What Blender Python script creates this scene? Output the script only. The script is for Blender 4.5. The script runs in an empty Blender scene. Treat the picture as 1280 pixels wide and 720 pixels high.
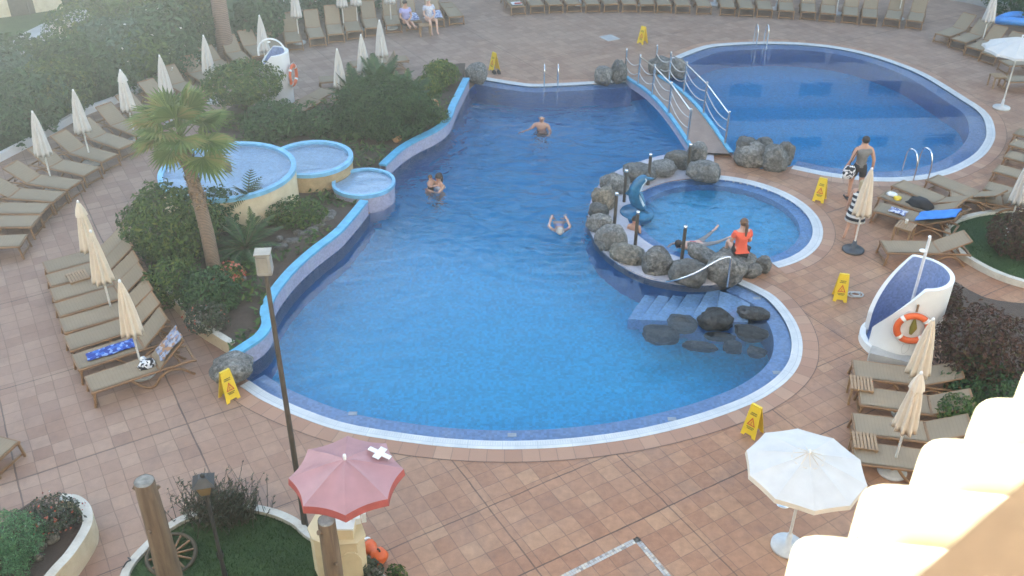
import bpy, bmesh, math, random
from mathutils import Vector, Matrix, noise, geometry
rnd = random.Random(11)
R = math.radians
PI = math.pi
sc = bpy.context.scene
col = sc.collection

# ---------------------------------------------------------------- camera
FPX, PITCH, ROLL, CAMH, GRID = 1190.0, 0.5695, 0.008, 11.5, -1.0305
_fw = Vector((0, math.cos(PITCH), -math.sin(PITCH)))
_r0 = Vector((1, 0, 0)); _u0 = Vector((0, math.sin(PITCH), math.cos(PITCH)))
_rt = _r0 * math.cos(ROLL) + _u0 * math.sin(ROLL)
_up = -_r0 * math.sin(ROLL) + _u0 * math.cos(ROLL)
cam_d = bpy.data.cameras.new('camera'); cam = bpy.data.objects.new('camera', cam_d); col.objects.link(cam)
cam_d.sensor_width = 36.0; cam_d.lens = FPX / 1280 * 36.0; cam_d.clip_end = 2000; cam_d.clip_start = 0.05
cam.matrix_world = Matrix(((_rt.x, _up.x, -_fw.x, 0), (_rt.y, _up.y, -_fw.y, 0), (_rt.z, _up.z, -_fw.z, CAMH), (0, 0, 0, 1)))
sc.camera = cam

def G(px, py, z=0.0):
    """ground survey: the point at height z seen at this place of the survey photograph"""
    d = _fw * FPX + _rt * (px - 640) + _up * (360 - py)
    t = (z - CAMH) / d.z
    return Vector((d.x * t, d.y * t, z))
def GW(px, py, z, wz=-0.03):
    """point at depth z under the water surface, sight line bent at the surface"""
    a = G(px, py, wz); d = (a - Vector((0, 0, CAMH))).normalized(); h = Vector((d.x, d.y, 0)); si = h.length; st = si / 1.33; h.normalize()
    k = (wz - z) * st / math.sqrt(1 - st * st); return Vector((a.x + h.x * k, a.y + h.y * k, z))
def PXM(p):
    return FPX / ((p - Vector((0, 0, CAMH))).dot(_fw))
def gdir(px, py, dx, dy, z=0.0):
    a = G(px, py, z); b = G(px + dx, py + dy, z)
    return math.atan2(b.y - a.y, b.x - a.x)
def vfoot(px, py, z):
    """foot on the ground of a plumb line whose top at height z is seen at px,py"""
    p = G(px, py, z); return Vector((p.x, p.y, 0))

# ---------------------------------------------------------------- object helpers
def tag(o, label=None, cat=None, group=None, kind=None):
    if label: o['label'] = label
    if cat: o['category'] = cat
    if group: o['group'] = group
    if kind: o['kind'] = kind
    return o
def thing(name, label, cat, loc=(0, 0, 0), rotz=0.0, group=None):
    o = bpy.data.objects.new(name, None); col.objects.link(o)
    o.empty_display_size = 0.2
    o.location = loc; o.rotation_euler = (0, 0, rotz)
    return tag(o, label, cat, group)
def copy_tree(o, parent=None):
    c = o.copy(); col.objects.link(c)
    if parent is not None: c.parent = parent
    for ch in list(o.children): copy_tree(ch, c)
    return c
def place(proto, first, loc, rotz, label, group=None, scale=None):
    o = proto if first else copy_tree(proto)
    o.location = loc; o.rotation_euler = (0, 0, rotz); o['label'] = label
    if group: o['group'] = group
    if scale: o.scale = scale
    return o

class MB:
    def __init__(self): self.v = []; self.f = []; self.s = []; self.m = []; self.uv = []
    def add(self, vs, fs, smooth=False, mi=0, M=None, uvs=None):
        b = len(self.v)
        for p in vs:
            p = Vector(p); self.v.append(M @ p if M is not None else p)
        for k, f in enumerate(fs):
            self.f.append(tuple(b + i for i in f)); self.s.append(smooth); self.m.append(mi)
            self.uv.append(uvs[k] if uvs else None)
        return self
    def box(self, c, s, M=None, mi=0, rz=0.0, taper=1.0):
        cx, cy, cz = c; a, b, h = s[0] / 2, s[1] / 2, s[2] / 2
        vs = []
        for z, k in ((-h, 1.0), (h, taper)):
            for x, y in ((-a, -b), (a, -b), (a, b), (-a, b)):
                X, Y = x * k, y * k
                vs.append((cx + X * math.cos(rz) - Y * math.sin(rz), cy + X * math.sin(rz) + Y * math.cos(rz), cz + z))
        return self.add(vs, [(3, 2, 1, 0), (4, 5, 6, 7), (0, 1, 5, 4), (1, 2, 6, 5), (2, 3, 7, 6), (3, 0, 4, 7)], False, mi, M)
    def tube(self, pts, r, n=8, M=None, mi=0, closed=False, caps=True, smooth=True, squash=1.0):
        pts = [Vector(p) for p in pts]; N = len(pts)
        rs = r if isinstance(r, (list, tuple)) else [r] * N
        rings = []; up = None
        for i, p in enumerate(pts):
            if closed: t = pts[(i + 1) % N] - pts[i - 1]
            else: t = pts[min(i + 1, N - 1)] - pts[max(i - 1, 0)]
            if t.length < 1e-9: t = Vector((0, 0, 1))
            t.normalize()
            if up is None: up = Vector((0, 0, 1)) if abs(t.z) < 0.9 else Vector((0, 1, 0))
            a = t.cross(up)
            if a.length < 1e-6: a = t.orthogonal()
            a.normalize(); b = a.cross(t).normalized(); up = b
            rings.append([p + (a * math.cos(2 * PI * k / n) + b * math.sin(2 * PI * k / n) * squash) * rs[i] for k in range(n)])
        vs = [q for ring in rings for q in ring]; fs = []
        for i in range(N if closed else N - 1):
            j = (i + 1) % N
            for k in range(n): fs.append((i * n + k, i * n + (k + 1) % n, j * n + (k + 1) % n, j * n + k))
        self.add(vs, fs, smooth, mi, M)
        if caps and not closed:
            self.add(rings[0], [tuple(reversed(range(n)))], False, mi, M); self.add(rings[-1], [tuple(range(n))], False, mi, M)
        return self
    def lathe(self, prof, n=24, M=None, mi=0, smooth=True, mod=None, capb=False, capt=False):
        vs = []; fs = []
        for (r, z) in prof:
            for k in range(n):
                a = 2 * PI * k / n; rr = r * (mod(a, z) if mod else 1.0)
                vs.append((rr * math.cos(a), rr * math.sin(a), z))
        for i in range(len(prof) - 1):
            for k in range(n): fs.append((i * n + k, i * n + (k + 1) % n, (i + 1) * n + (k + 1) % n, (i + 1) * n + k))
        if capb: fs.append(tuple(reversed(range(n))))
        if capt: fs.append(tuple((len(prof) - 1) * n + k for k in range(n)))
        return self.add(vs, fs, smooth, mi, M)
    def prism(self, poly, z0, z1, M=None, mi=0, bottom=False):
        n = len(poly)
        A = sum(poly[i][0] * poly[(i + 1) % n][1] - poly[(i + 1) % n][0] * poly[i][1] for i in range(n))
        if A < 0: poly = poly[::-1]
        vs = [(p[0], p[1], z0) for p in poly] + [(p[0], p[1], z1) for p in poly]
        fs = [(i, (i + 1) % n, n + (i + 1) % n, n + i) for i in range(n)]
        tri = geometry.tessellate_polygon([[Vector((p[0], p[1], 0)) for p in poly]])
        for t in tri:
            a, b, c = t
            if (Vector(vs[b]) - Vector(vs[a])).cross(Vector(vs[c]) - Vector(vs[a])).z < 0: b, c = c, b
            fs.append((n + a, n + b, n + c))
            if bottom: fs.append((c, b, a))
        return self.add(vs, fs, False, mi, M)
    def sheet(self, poly, z=0.0, holes=(), mi=0):
        loops = [[Vector((p[0], p[1], 0)) for p in poly]] + [[Vector((p[0], p[1], 0)) for p in h] for h in holes]
        allp = [p for l in loops for p in l]
        vs = [(p.x, p.y, z) for p in allp]; fs = []
        for a, b, c in geometry.tessellate_polygon(loops):
            if (allp[b] - allp[a]).cross(allp[c] - allp[a]).z < 0: b, c = c, b
            fs.append((a, b, c))
        return self.add(vs, fs, False, mi)
    def strip(self, A, B, closed=False, mi=0, smooth=False, dens=1.0):
        """quads between two equal polylines, with metre UVs along and across"""
        n = len(A); vs = [Vector(p) for p in A] + [Vector(p) for p in B]
        fs = []; uvs = []; d = 0.0
        for i in range(n if closed else n - 1):
            j = (i + 1) % n
            L = ((Vector(A[j]) - Vector(A[i])).length + (Vector(B[j]) - Vector(B[i])).length) / 2
            w = (Vector(A[i]) - Vector(B[i])).length
            fs.append((i, j, n + j, n + i)); uvs.append(((d, 0), (d + L, 0), (d + L, w), (d, w))); d += L
        return self.add(vs, fs, smooth, mi, None, uvs)
    def build(self, name, mats, parent=None, fix=False):
        me = bpy.data.meshes.new(name)
        me.from_pydata([tuple(p) for p in self.v], [], self.f)
        me.polygons.foreach_set('use_smooth', self.s)
        me.polygons.foreach_set('material_index', self.m)
        if any(u is not None for u in self.uv):
            ul = me.uv_layers.new(name='UVMap')
            for p, u in zip(me.polygons, self.uv):
                if u:
                    for li, c in zip(p.loop_indices, u): ul.data[li].uv = c
        for m in (mats if isinstance(mats, (list, tuple)) else [mats]): me.materials.append(m)
        if fix:
            bm = bmesh.new(); bm.from_mesh(me); bmesh.ops.recalc_face_normals(bm, faces=bm.faces); bm.to_mesh(me); bm.free()
        me.update()
        o = bpy.data.objects.new(name, me); col.objects.link(o)
        if parent is not None: o.parent = parent
        return o

def catmull(pts, n=6, closed=False):
    P = [Vector(p) for p in pts]; N = len(P); out = []
    for i in range(N if closed else N - 1):
        p0 = P[i - 1] if (closed or i > 0) else P[0] * 2 - P[1]
        p1 = P[i]; p2 = P[(i + 1) % N]
        p3 = P[(i + 2) % N] if (closed or i + 2 < N) else P[-1] * 2 - P[-2]
        for k in range(n):
            t = k / n
            out.append(0.5 * ((2 * p1) + (p2 - p0) * t + (2 * p0 - 5 * p1 + 4 * p2 - p3) * t * t + (3 * p1 - p0 - 3 * p2 + p3) * t ** 3))
    if not closed: out.append(P[-1].copy())
    return out
def offset(pts, d, closed=False):
    """move a ground polyline d metres to its left"""
    n = len(pts); out = []
    for i in range(n):
        a = pts[i - 1] if (closed or i > 0) else pts[i]
        b = pts[(i + 1) % n] if (closed or i < n - 1) else pts[i]
        t = Vector((b[0] - a[0], b[1] - a[1], 0))
        if t.length < 1e-9: t = Vector((1, 0, 0))
        t.normalize(); out.append(Vector((pts[i][0] - t.y * d, pts[i][1] + t.x * d, pts[i][2])))
    return out
def area(p): return 0.5 * sum(p[i][0] * p[(i + 1) % len(p)][1] - p[(i + 1) % len(p)][0] * p[i][1] for i in range(len(p)))
def atz(pts, z): return [Vector((p[0], p[1], z)) for p in pts]
def circ(c, r, n=64, z=0.0, a0=0.0, a1=2 * PI, end=False):
    k = n if not end else n - 1
    return [Vector((c[0] + r * math.cos(a0 + (a1 - a0) * i / k), c[1] + r * math.sin(a0 + (a1 - a0) * i / k), z)) for i in range(n)]

# ---------------------------------------------------------------- material helpers
class NT:
    def __init__(self, name):
        self.m = bpy.data.materials.new(name); self.m.use_nodes = True
        self.t = self.m.node_tree; self.n = self.t.nodes; self.l = self.t.links
        self.b = self.n['Principled BSDF']; self.out = self.n['Material Output']
    def node(self, ty, **kw):
        x = self.n.new(ty)
        for k, v in kw.items():
            if k.startswith('i_'):
                x.inputs[int(k[2:]) if k[2:].isdigit() else k[2:]].default_value = v
            else: setattr(x, k, v)
        return x
    def link(self, a, b): self.l.new(a, b)
    def math(self, op, a, b=None, c=None):
        x = self.n.new('ShaderNodeMath'); x.operation = op
        for i, v in enumerate((a, b, c)):
            if v is None: continue
            if isinstance(v, (int, float)): x.inputs[i].default_value = v
            else: self.l.new(v, x.inputs[i])
        return x.outputs[0]
    def mix(self, fac, a, b, mode='MIX'):
        x = self.n.new('ShaderNodeMix'); x.data_type = 'RGBA'; x.blend_type = mode
        for i, v in ((0, fac), (6, a), (7, b)):
            if isinstance(v, (int, float)): x.inputs[i].default_value = v
            elif isinstance(v, (tuple, list)): x.inputs[i].default_value = (*v[:3], 1)
            else: self.l.new(v, x.inputs[i])
        return x.outputs[2]
    def noise(self, scale, detail=4, rough=0.55, vec=None, dist=0.0):
        x = self.node('ShaderNodeTexNoise'); x.inputs['Scale'].default_value = scale
        x.inputs['Detail'].default_value = detail; x.inputs['Roughness'].default_value = rough; x.inputs['Distortion'].default_value = dist
        self.l.new(vec if vec is not None else self.obj(), x.inputs['Vector']); return x
    def obj(self):
        if not hasattr(self, '_tc'): self._tc = self.n.new('ShaderNodeTexCoord')
        return self._tc.outputs['Object']
    def pos(self):
        if not hasattr(self, '_gp'): self._gp = self.n.new('ShaderNodeNewGeometry')
        return self._gp.outputs['Position']
    def ramp(self, fac, stops):
        x = self.n.new('ShaderNodeValToRGB'); e = x.color_ramp.elements
        while len(e) < len(stops): e.new(0.5)
        for k, (p, c) in zip(e, stops): k.position = p; k.color = (*c[:3], 1)
        self.l.new(fac, x.inputs[0]); return x.outputs[0]
    def bump(self, h, strength=0.3, dist=0.02):
        x = self.n.new('ShaderNodeBump'); x.inputs['Strength'].default_value = strength; x.inputs['Distance'].default_value = dist
        self.l.new(h, x.inputs['Height']); self.l.new(x.outputs[0], self.b.inputs['Normal']); return x
    def base(self, c, rough=0.6, metal=0.0, spec=None):
        if isinstance(c, (tuple, list)): self.b.inputs['Base Color'].default_value = (*c[:3], 1)
        else: self.l.new(c, self.b.inputs['Base Color'])
        self.b.inputs['Roughness'].default_value = rough; self.b.inputs['Metallic'].default_value = metal
        if spec is not None: self.b.inputs['Specular IOR Level'].default_value = spec
        return self.m

def m_plain(name, c, rough=0.6, metal=0.0, var=0.15, scale=6.0, bump=0.0, spec=None):
    t = NT(name); nz = t.noise(scale, 5)
    dk = tuple(x * (1 - var) for x in c); lt = tuple(min(1, x * (1 + var)) for x in c)
    t.base(t.ramp(nz.outputs[0], [(0.3, dk), (0.7, lt)]), rough, metal, spec)
    if bump: t.bump(t.noise(scale * 4, 5).outputs[0], bump, 0.02)
    return t.m
def m_leaf(name, dark, light, third=None, rough=0.55, trans=0.25):
    t = NT(name); g = t.n.new('ShaderNodeNewGeometry')
    st = [(0.0, dark), (0.75, light)]
    if third: st.append((0.97, third))
    c = t.ramp(g.outputs['Random Per Island'], st)
    big = t.noise(1.6, 2); c = t.mix(big.outputs[0], c, t.mix(0.5, c, dark), 'MIX')
    t.base(c, rough); t.b.inputs['Specular IOR Level'].default_value = 0.3
    tr = t.n.new('ShaderNodeBsdfTranslucent'); t.link(c, tr.inputs[0])
    mx = t.n.new('ShaderNodeMixShader'); mx.inputs[0].default_value = trans
    t.link(t.b.outputs[0], mx.inputs[1]); t.link(tr.outputs[0], mx.inputs[2]); t.link(mx.outputs[0], t.out.inputs[0])
    return t.m
# ---------------------------------------------------------------- materials
def mat_paving():
    t = NT('terracotta_paving')
    mp = t.node('ShaderNodeMapping'); mp.inputs['Rotation'].default_value = (0, 0, -GRID)
    t.link(t.pos(), mp.inputs[0])
    sx = t.n.new('ShaderNodeSeparateXYZ'); t.link(mp.outputs[0], sx.inputs[0])
    wob = t.noise(0.7, 2, vec=t.pos()); wob2 = t.noise(3.5, 2, vec=t.pos()); wv = t.math('ADD', t.math('MULTIPLY', t.math('SUBTRACT', wob.outputs[0], 0.5), 0.06), t.math('MULTIPLY', t.math('SUBTRACT', wob2.outputs[0], 0.5), 0.02))
    e1 = t.math('ADD', sx.outputs[0], wv); e2 = t.math('ADD', sx.outputs[1], wv)
    T = 0.32
    ph1, ph2 = 8.36, 1.11
    u = t.math('DIVIDE', t.math('ADD', e1, ph1), T); v = t.math('DIVIDE', t.math('ADD', e2, ph2), T)
    fu = t.math('FLOOR', u); fv = t.math('FLOOR', v)
    cb = t.n.new('ShaderNodeCombineXYZ'); t.link(fu, cb.inputs[0]); t.link(fv, cb.inputs[1])
    wn = t.node('ShaderNodeTexWhiteNoise', noise_dimensions='3D'); t.link(cb.outputs[0], wn.inputs[0])
    tile = t.ramp(wn.outputs['Value'], [(0.0, (0.35, 0.165, 0.088)), (0.3, (0.395, 0.198, 0.108)), (0.62, (0.43, 0.226, 0.124)), (0.9, (0.46, 0.256, 0.142)), (1.0, (0.495, 0.29, 0.163))])
    big = t.noise(0.22, 5, 0.6, vec=t.pos()); mid = t.noise(1.5, 6, 0.65, vec=t.pos()); fine = t.noise(38, 4, 0.7, vec=t.pos())
    tile = t.mix(t.math('MULTIPLY', mid.outputs[0], 0.5), tile, (0.37, 0.21, 0.135))
    mot = t.noise(7.5, 5, 0.65, vec=t.pos()); tile = t.mix(1.0, tile, t.ramp(mot.outputs[0], [(0.3, (0.80, 0.76, 0.74)), (0.7, (1.12, 1.10, 1.08))]), 'MULTIPLY')
    # greyer and darker towards the garden side and the far end
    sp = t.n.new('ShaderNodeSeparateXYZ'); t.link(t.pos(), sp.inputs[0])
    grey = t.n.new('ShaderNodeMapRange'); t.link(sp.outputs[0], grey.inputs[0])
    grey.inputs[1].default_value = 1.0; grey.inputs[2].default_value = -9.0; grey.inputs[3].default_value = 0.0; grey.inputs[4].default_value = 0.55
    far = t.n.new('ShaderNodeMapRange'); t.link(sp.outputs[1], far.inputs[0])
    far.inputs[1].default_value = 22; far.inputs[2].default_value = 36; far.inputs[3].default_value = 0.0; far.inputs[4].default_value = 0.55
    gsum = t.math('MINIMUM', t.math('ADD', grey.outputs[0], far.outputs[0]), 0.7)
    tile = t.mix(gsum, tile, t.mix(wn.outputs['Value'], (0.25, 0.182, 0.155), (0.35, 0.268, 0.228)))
    pale = t.ramp(big.outputs[0], [(0.42, (0, 0, 0)), (0.68, (1, 1, 1))])
    tile = t.mix(t.math('MULTIPLY', pale, 0.25), tile, (0.46, 0.34, 0.26))
    stain = t.ramp(t.noise(0.8, 6, 0.7, vec=t.pos(), dist=0.6).outputs[0], [(0.28, (1, 1, 1)), (0.46, (0, 0, 0))])
    tile = t.mix(t.math('MULTIPLY', stain, 0.45), tile, (0.19, 0.125, 0.105))
    tile = t.mix(t.math('MULTIPLY', fine.outputs[0], 0.35), tile, t.mix(1.0, tile, (0.78, 0.76, 0.75), 'MULTIPLY'))
    def edge(x): 
        f = t.math('FRACT', x); return t.math('MINIMUM', f, t.math('SUBTRACT', 1.0, f))
    d = t.math('MINIMUM', edge(u), edge(v))
    jn = t.noise(2.2, 3, vec=t.pos())
    jw = t.math('MULTIPLY', jn.outputs[0], 0.05)
    joint = t.math('LESS_THAN', d, jw)
    lines = None
    def near(x, c, w):
        return t.math('LESS_THAN', t.math('ABSOLUTE', t.math('SUBTRACT', x, c)), w)
    for x, cs in ((e2, (-1.1, 1.76, 5.48, 8.06, 11.3, 14.2, 17.25, -4.6)), (e1, (-8.36, -9.85, -11.6, -14.42, -17.2, -20.4, -24, -28, -33))):
        for c in cs:
            k = near(x, c, 0.013); lines = k if lines is None else t.math('MAXIMUM', lines, k)
    c = t.mix(t.math('MULTIPLY', joint, 0.55), tile, (0.15, 0.09, 0.065))
    c = t.mix(t.math('MULTIPLY', lines, t.math('ADD', 0.3, t.math('MULTIPLY', jn.outputs[0], 0.65))), c, (0.06, 0.042, 0.035))
    t.base(c, 0.62)
    rr = t.ramp(mid.outputs[0], [(0.3, (0.42,) * 3), (0.7, (0.7,) * 3)]); t.link(rr, t.b.inputs['Roughness'])
    t.b.inputs['Specular IOR Level'].default_value = 0.35
    hh = t.math('SUBTRACT', t.math('MULTIPLY', fine.outputs[0], 0.15), t.math('MAXIMUM', joint, lines))
    t.bump(hh, 0.35, 0.006)
    return t.m
def mat_course():
    """a single course of paving tiles laid along the coping; joints from the metre UVs"""
    t = NT('edge_course_tile'); uv = t.node('ShaderNodeUVMap'); sx = t.n.new('ShaderNodeSeparateXYZ'); t.link(uv.outputs[0], sx.inputs[0])
    u = t.math('DIVIDE', sx.outputs[0], 0.31); wn = t.node('ShaderNodeTexWhiteNoise', noise_dimensions='1D'); t.link(t.math('FLOOR', u), wn.inputs['W'])
    tile = t.ramp(wn.outputs['Value'], [(0, (0.35, 0.19, 0.125)), (0.5, (0.42, 0.24, 0.16)), (1, (0.48, 0.30, 0.20))])
    tile = t.mix(t.math('MULTIPLY', t.noise(1.5, 6, 0.65, vec=t.pos()).outputs[0], 0.5), tile, (0.37, 0.21, 0.14))
    f = t.math('FRACT', u); e = t.math('MINIMUM', f, t.math('SUBTRACT', 1.0, f))
    j = t.math('LESS_THAN', e, 0.022)
    edge = t.math('LESS_THAN', sx.outputs[1], 0.016)
    c = t.mix(t.math('MULTIPLY', j, 0.55), tile, (0.15, 0.10, 0.085)); c = t.mix(t.math('MULTIPLY', edge, 0.7), c, (0.06, 0.045, 0.04))
    t.base(c, 0.6); t.b.inputs['Specular IOR Level'].default_value = 0.35
    return t.m
def mat_coping():
    t = NT('white_coping_grille'); uv = t.node('ShaderNodeUVMap'); sx = t.n.new('ShaderNodeSeparateXYZ'); t.link(uv.outputs[0], sx.inputs[0])
    f = t.math('FRACT', t.math('DIVIDE', sx.outputs[0], 0.045)); slot = t.math('LESS_THAN', t.math('ABSOLUTE', t.math('SUBTRACT', f, 0.5)), 0.18)
    w = t.math('MULTIPLY', t.math('GREATER_THAN', sx.outputs[1], 0.10), t.math('LESS_THAN', sx.outputs[1], 0.19)); slot = t.math('MULTIPLY', slot, w)
    lip = t.math('LESS_THAN', t.math('ABSOLUTE', t.math('SUBTRACT', sx.outputs[1], 0.085)), 0.008)
    n = t.noise(2.5, 5, 0.65, vec=t.pos())
    c = t.ramp(n.outputs[0], [(0.3, (0.48, 0.50, 0.51)), (0.7, (0.66, 0.66, 0.65))])
    f2 = t.math('FRACT', t.math('DIVIDE', sx.outputs[0], 0.62)); j2 = t.math('LESS_THAN', f2, 0.018)
    c = t.mix(t.math('MULTIPLY', slot, 0.32), c, (0.30, 0.34, 0.38)); c = t.mix(t.math('MULTIPLY', t.math('MAXIMUM', j2, lip), 0.45), c, (0.28, 0.30, 0.33))
    t.base(c, 0.45); return t.m
def mat_mosaic(name, c, var=0.22, cell=0.05, rough=0.3, grout=None, stains=0.0):
    t = NT(name); mp = t.node('ShaderNodeVectorMath', operation='DIVIDE'); mp.inputs[1].default_value = (cell,) * 3; t.link(t.pos(), mp.inputs[0])
    fl = t.node('ShaderNodeVectorMath', operation='FLOOR'); t.link(mp.outputs[0], fl.inputs[0])
    wn = t.node('ShaderNodeTexWhiteNoise', noise_dimensions='3D'); t.link(fl.outputs[0], wn.inputs[0])
    dk = tuple(x * (1 - var) for x in c); lt = tuple(min(1, x * (1 + var)) for x in c)
    cc = t.ramp(wn.outputs['Value'], [(0, dk), (1, lt)])
    n = t.noise(0.9, 6, 0.6, vec=t.pos()); cc = t.mix(t.math('MULTIPLY', n.outputs[0], 0.5), cc, tuple(x * 0.85 for x in c))
    if stains:
        s = t.ramp(t.noise(2.2, 6, 0.7, vec=t.pos()).outputs[0], [(0.5, (0, 0, 0)), (0.68, (1, 1, 1))]); cc = t.mix(t.math('MULTIPLY', s, stains), cc, (0.6, 0.58, 0.58))
    t.base(cc, rough); return t.m
RIPPLES = [tuple(G(x, y)[:2]) for x, y in ((677, 160), (545, 236), (700, 289))]
def mat_water(name, ripple=1.0, dens=0.0, calm_round=False, tint=(1, 1, 1)):
    t = NT(name); t.n.remove(t.b)
    gl = t.n.new('ShaderNodeBsdfGlass'); gl.inputs['Color'].default_value = (*tint, 1); gl.inputs['Roughness'].default_value = 0.0; gl.inputs['IOR'].default_value = 1.33
    t.link(gl.outputs[0], t.out.inputs[0])
    mp = t.node('ShaderNodeMapping'); mp.inputs['Scale'].default_value = (0.8, 1.25, 1.0); mp.inputs['Rotation'].default_value = (0, 0, 0.25); t.link(t.pos(), mp.inputs[0])
    n1 = t.noise(1.7, 2, 0.45, vec=mp.outputs[0], dist=0.8); n2 = t.noise(5.0, 2, 0.5, vec=mp.outputs[0], dist=0.6)
    amp = None
    sp = t.n.new('ShaderNodeSeparateXYZ'); t.link(t.pos(), sp.inputs[0])
    h = t.math('ADD', t.math('MULTIPLY', n1.outputs[0], 0.17), t.math('MULTIPLY', n2.outputs[0], 0.045))
    if calm_round:
        def spot(cx, cy, r0, r1):
            d = t.math('SQRT', t.math('ADD', t.math('POWER', t.math('SUBTRACT', sp.outputs[0], cx), 2.0), t.math('POWER', t.math('SUBTRACT', sp.outputs[1], cy), 2.0)))
            m = t.n.new('ShaderNodeMapRange'); m.interpolation_type = 'SMOOTHSTEP'; t.link(d, m.inputs[0]); m.inputs[1].default_value = r0; m.inputs[2].default_value = r1; m.inputs[3].default_value = 1.0; m.inputs[4].default_value = 0.0
            return m.outputs[0]
        a = spot(0.3, 24.5, 2.0, 6.5)
        amp = t.math('ADD', t.math('MULTIPLY', a, 1.5), 0.08)
        rp = spot(9.6, 29.6, 5.0, 6.6)
        amp = t.math('MULTIPLY', amp, t.math('SUBTRACT', 1.0, t.math('MULTIPLY', rp, 0.9)))
        h = t.math('MULTIPLY', h, amp)
        for (sx_, sy_) in RIPPLES:
            d = t.math('SQRT', t.math('ADD', t.math('POWER', t.math('SUBTRACT', sp.outputs[0], sx_), 2.0), t.math('POWER', t.math('SUBTRACT', sp.outputs[1], sy_), 2.0)))
            w = t.math('MULTIPLY', t.math('SINE', t.math('ADD', t.math('MULTIPLY', d, 15.0), t.math('MULTIPLY', n1.outputs[0], 5.0))), t.math('POWER', 2.718, t.math('MULTIPLY', d, -1.1)))
            h = t.math('ADD', h, t.math('MULTIPLY', w, 0.022))
    bp = t.n.new('ShaderNodeBump'); bp.inputs['Strength'].default_value = 1.0; bp.inputs['Distance'].default_value = ripple; t.link(h, bp.inputs['Height'])
    t.link(bp.outputs[0], gl.inputs['Normal'])
    if dens:
        ab = t.n.new('ShaderNodeVolumeAbsorption'); ab.inputs[0].default_value = (0.18, 0.72, 0.95, 1); ab.inputs[1].default_value = dens
        t.link(ab.outputs[0], t.out.inputs['Volume'])
    return t.m
def mat_rock(name, dark, light, wet=0.0):
    t = NT(name); oi = t.n.new('ShaderNodeObjectInfo'); of = t.node('ShaderNodeVectorMath', operation='ADD'); t.link(t.obj(), of.inputs[0])
    sc_ = t.node('ShaderNodeCombineXYZ'); mm = t.math('MULTIPLY', oi.outputs['Random'], 40.0); [t.link(mm, sc_.inputs[k]) for k in range(3)]; t.link(sc_.outputs[0], of.inputs[1]); V = of.outputs[0]
    n = t.noise(3.2, 8, 0.7, vec=V, dist=0.4); n2 = t.noise(16, 7, 0.75, vec=V); n3 = t.noise(1.6, 4, 0.6, vec=V)
    v = t.node('ShaderNodeTexVoronoi', feature='DISTANCE_TO_EDGE'); v.inputs['Scale'].default_value = 4.5
    wv = t.node('ShaderNodeVectorMath', operation='ADD'); t.link(V, wv.inputs[0]); t.link(n.outputs['Color'], wv.inputs[1]); t.link(wv.outputs[0], v.inputs['Vector'])
    crack = t.ramp(v.outputs['Distance'], [(0.0, (1, 1, 1)), (0.035, (0, 0, 0))])
    c = t.ramp(n.outputs[0], [(0.28, dark), (0.5, tuple((a + b) / 2 for a, b in zip(dark, light))), (0.72, light)])
    c = t.mix(t.ramp(n3.outputs[0], [(0.45, (0, 0, 0)), (0.65, (.55, .55, .55))]), c, tuple(x * .95 for x in light))
    c = t.mix(t.ramp(n2.outputs[0], [(0.42, (.75,) * 3), (0.6, (0, 0, 0))]), c, tuple(x * 0.5 for x in dark))
    c = t.mix(t.math('MULTIPLY', crack, 0.6), c, tuple(x * 0.35 for x in dark))
    br = t.n.new('ShaderNodeHueSaturation'); t.link(c, br.inputs['Color'])
    vv = t.n.new('ShaderNodeMapRange'); t.link(oi.outputs['Random'], vv.inputs[0]); vv.inputs[3].default_value = 0.7; vv.inputs[4].default_value = 1.3; t.link(vv.outputs[0], br.inputs['Value'])
    t.base(br.outputs[0], 0.75 - wet); t.bump(t.math('SUBTRACT', t.math('ADD', n2.outputs[0], n.outputs[0]), t.math('MULTIPLY', crack, .6)), 0.9, 0.04); return t.m
def mat_sling(name, c):
    t = NT(name); s = t.n.new('ShaderNodeSeparateXYZ'); t.link(t.obj(), s.inputs[0])
    f = t.math('FRACT', t.math('MULTIPLY', s.outputs[0], 16.0)); k = t.math('LESS_THAN', f, 0.16)
    n = t.noise(7, 5, 0.6)
    oi = t.n.new('ShaderNodeObjectInfo'); cc = t.mix(n.outputs[0], tuple(x * 0.88 for x in c), tuple(x * 1.1 for x in c))
    cc = t.mix(t.math('MULTIPLY', oi.outputs['Random'], 0.25), cc, tuple(x * 0.72 for x in c))
    t.base(t.mix(t.math('MULTIPLY', k, 0.3), cc, tuple(x * 0.6 for x in c)), 0.8); t.b.inputs['Specular IOR Level'].default_value = 0.2; return t.m
def mat_wood(name, a, b, scale=(2, 22, 22), rough=0.5):
    t = NT(name); mp = t.node('ShaderNodeMapping'); mp.inputs['Scale'].default_value = scale; t.link(t.obj(), mp.inputs[0])
    n = t.noise(1.0, 6, 0.6, vec=mp.outputs[0], dist=0.5); t.base(t.ramp(n.outputs[0], [(0.3, a), (0.7, b)]), rough); t.bump(n.outputs[0], 0.15, 0.004); return t.m
def mat_bark(name, a, b, ring=9.0):
    t = NT(name); n = t.noise(9, 6, 0.7); w = t.node('ShaderNodeTexWave'); w.bands_direction = 'Z'; w.inputs['Scale'].default_value = ring; w.inputs['Distortion'].default_value = 2.5; t.link(t.obj(), w.inputs[0])
    c = t.ramp(t.math('MULTIPLY', t.math('ADD', n.outputs[0], w.outputs['Fac']), 0.5), [(0.25, a), (0.75, b)]); t.base(c, 0.85); t.bump(t.math('ADD', w.outputs['Fac'], n.outputs[0]), 0.6, 0.02); return t.m
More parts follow.
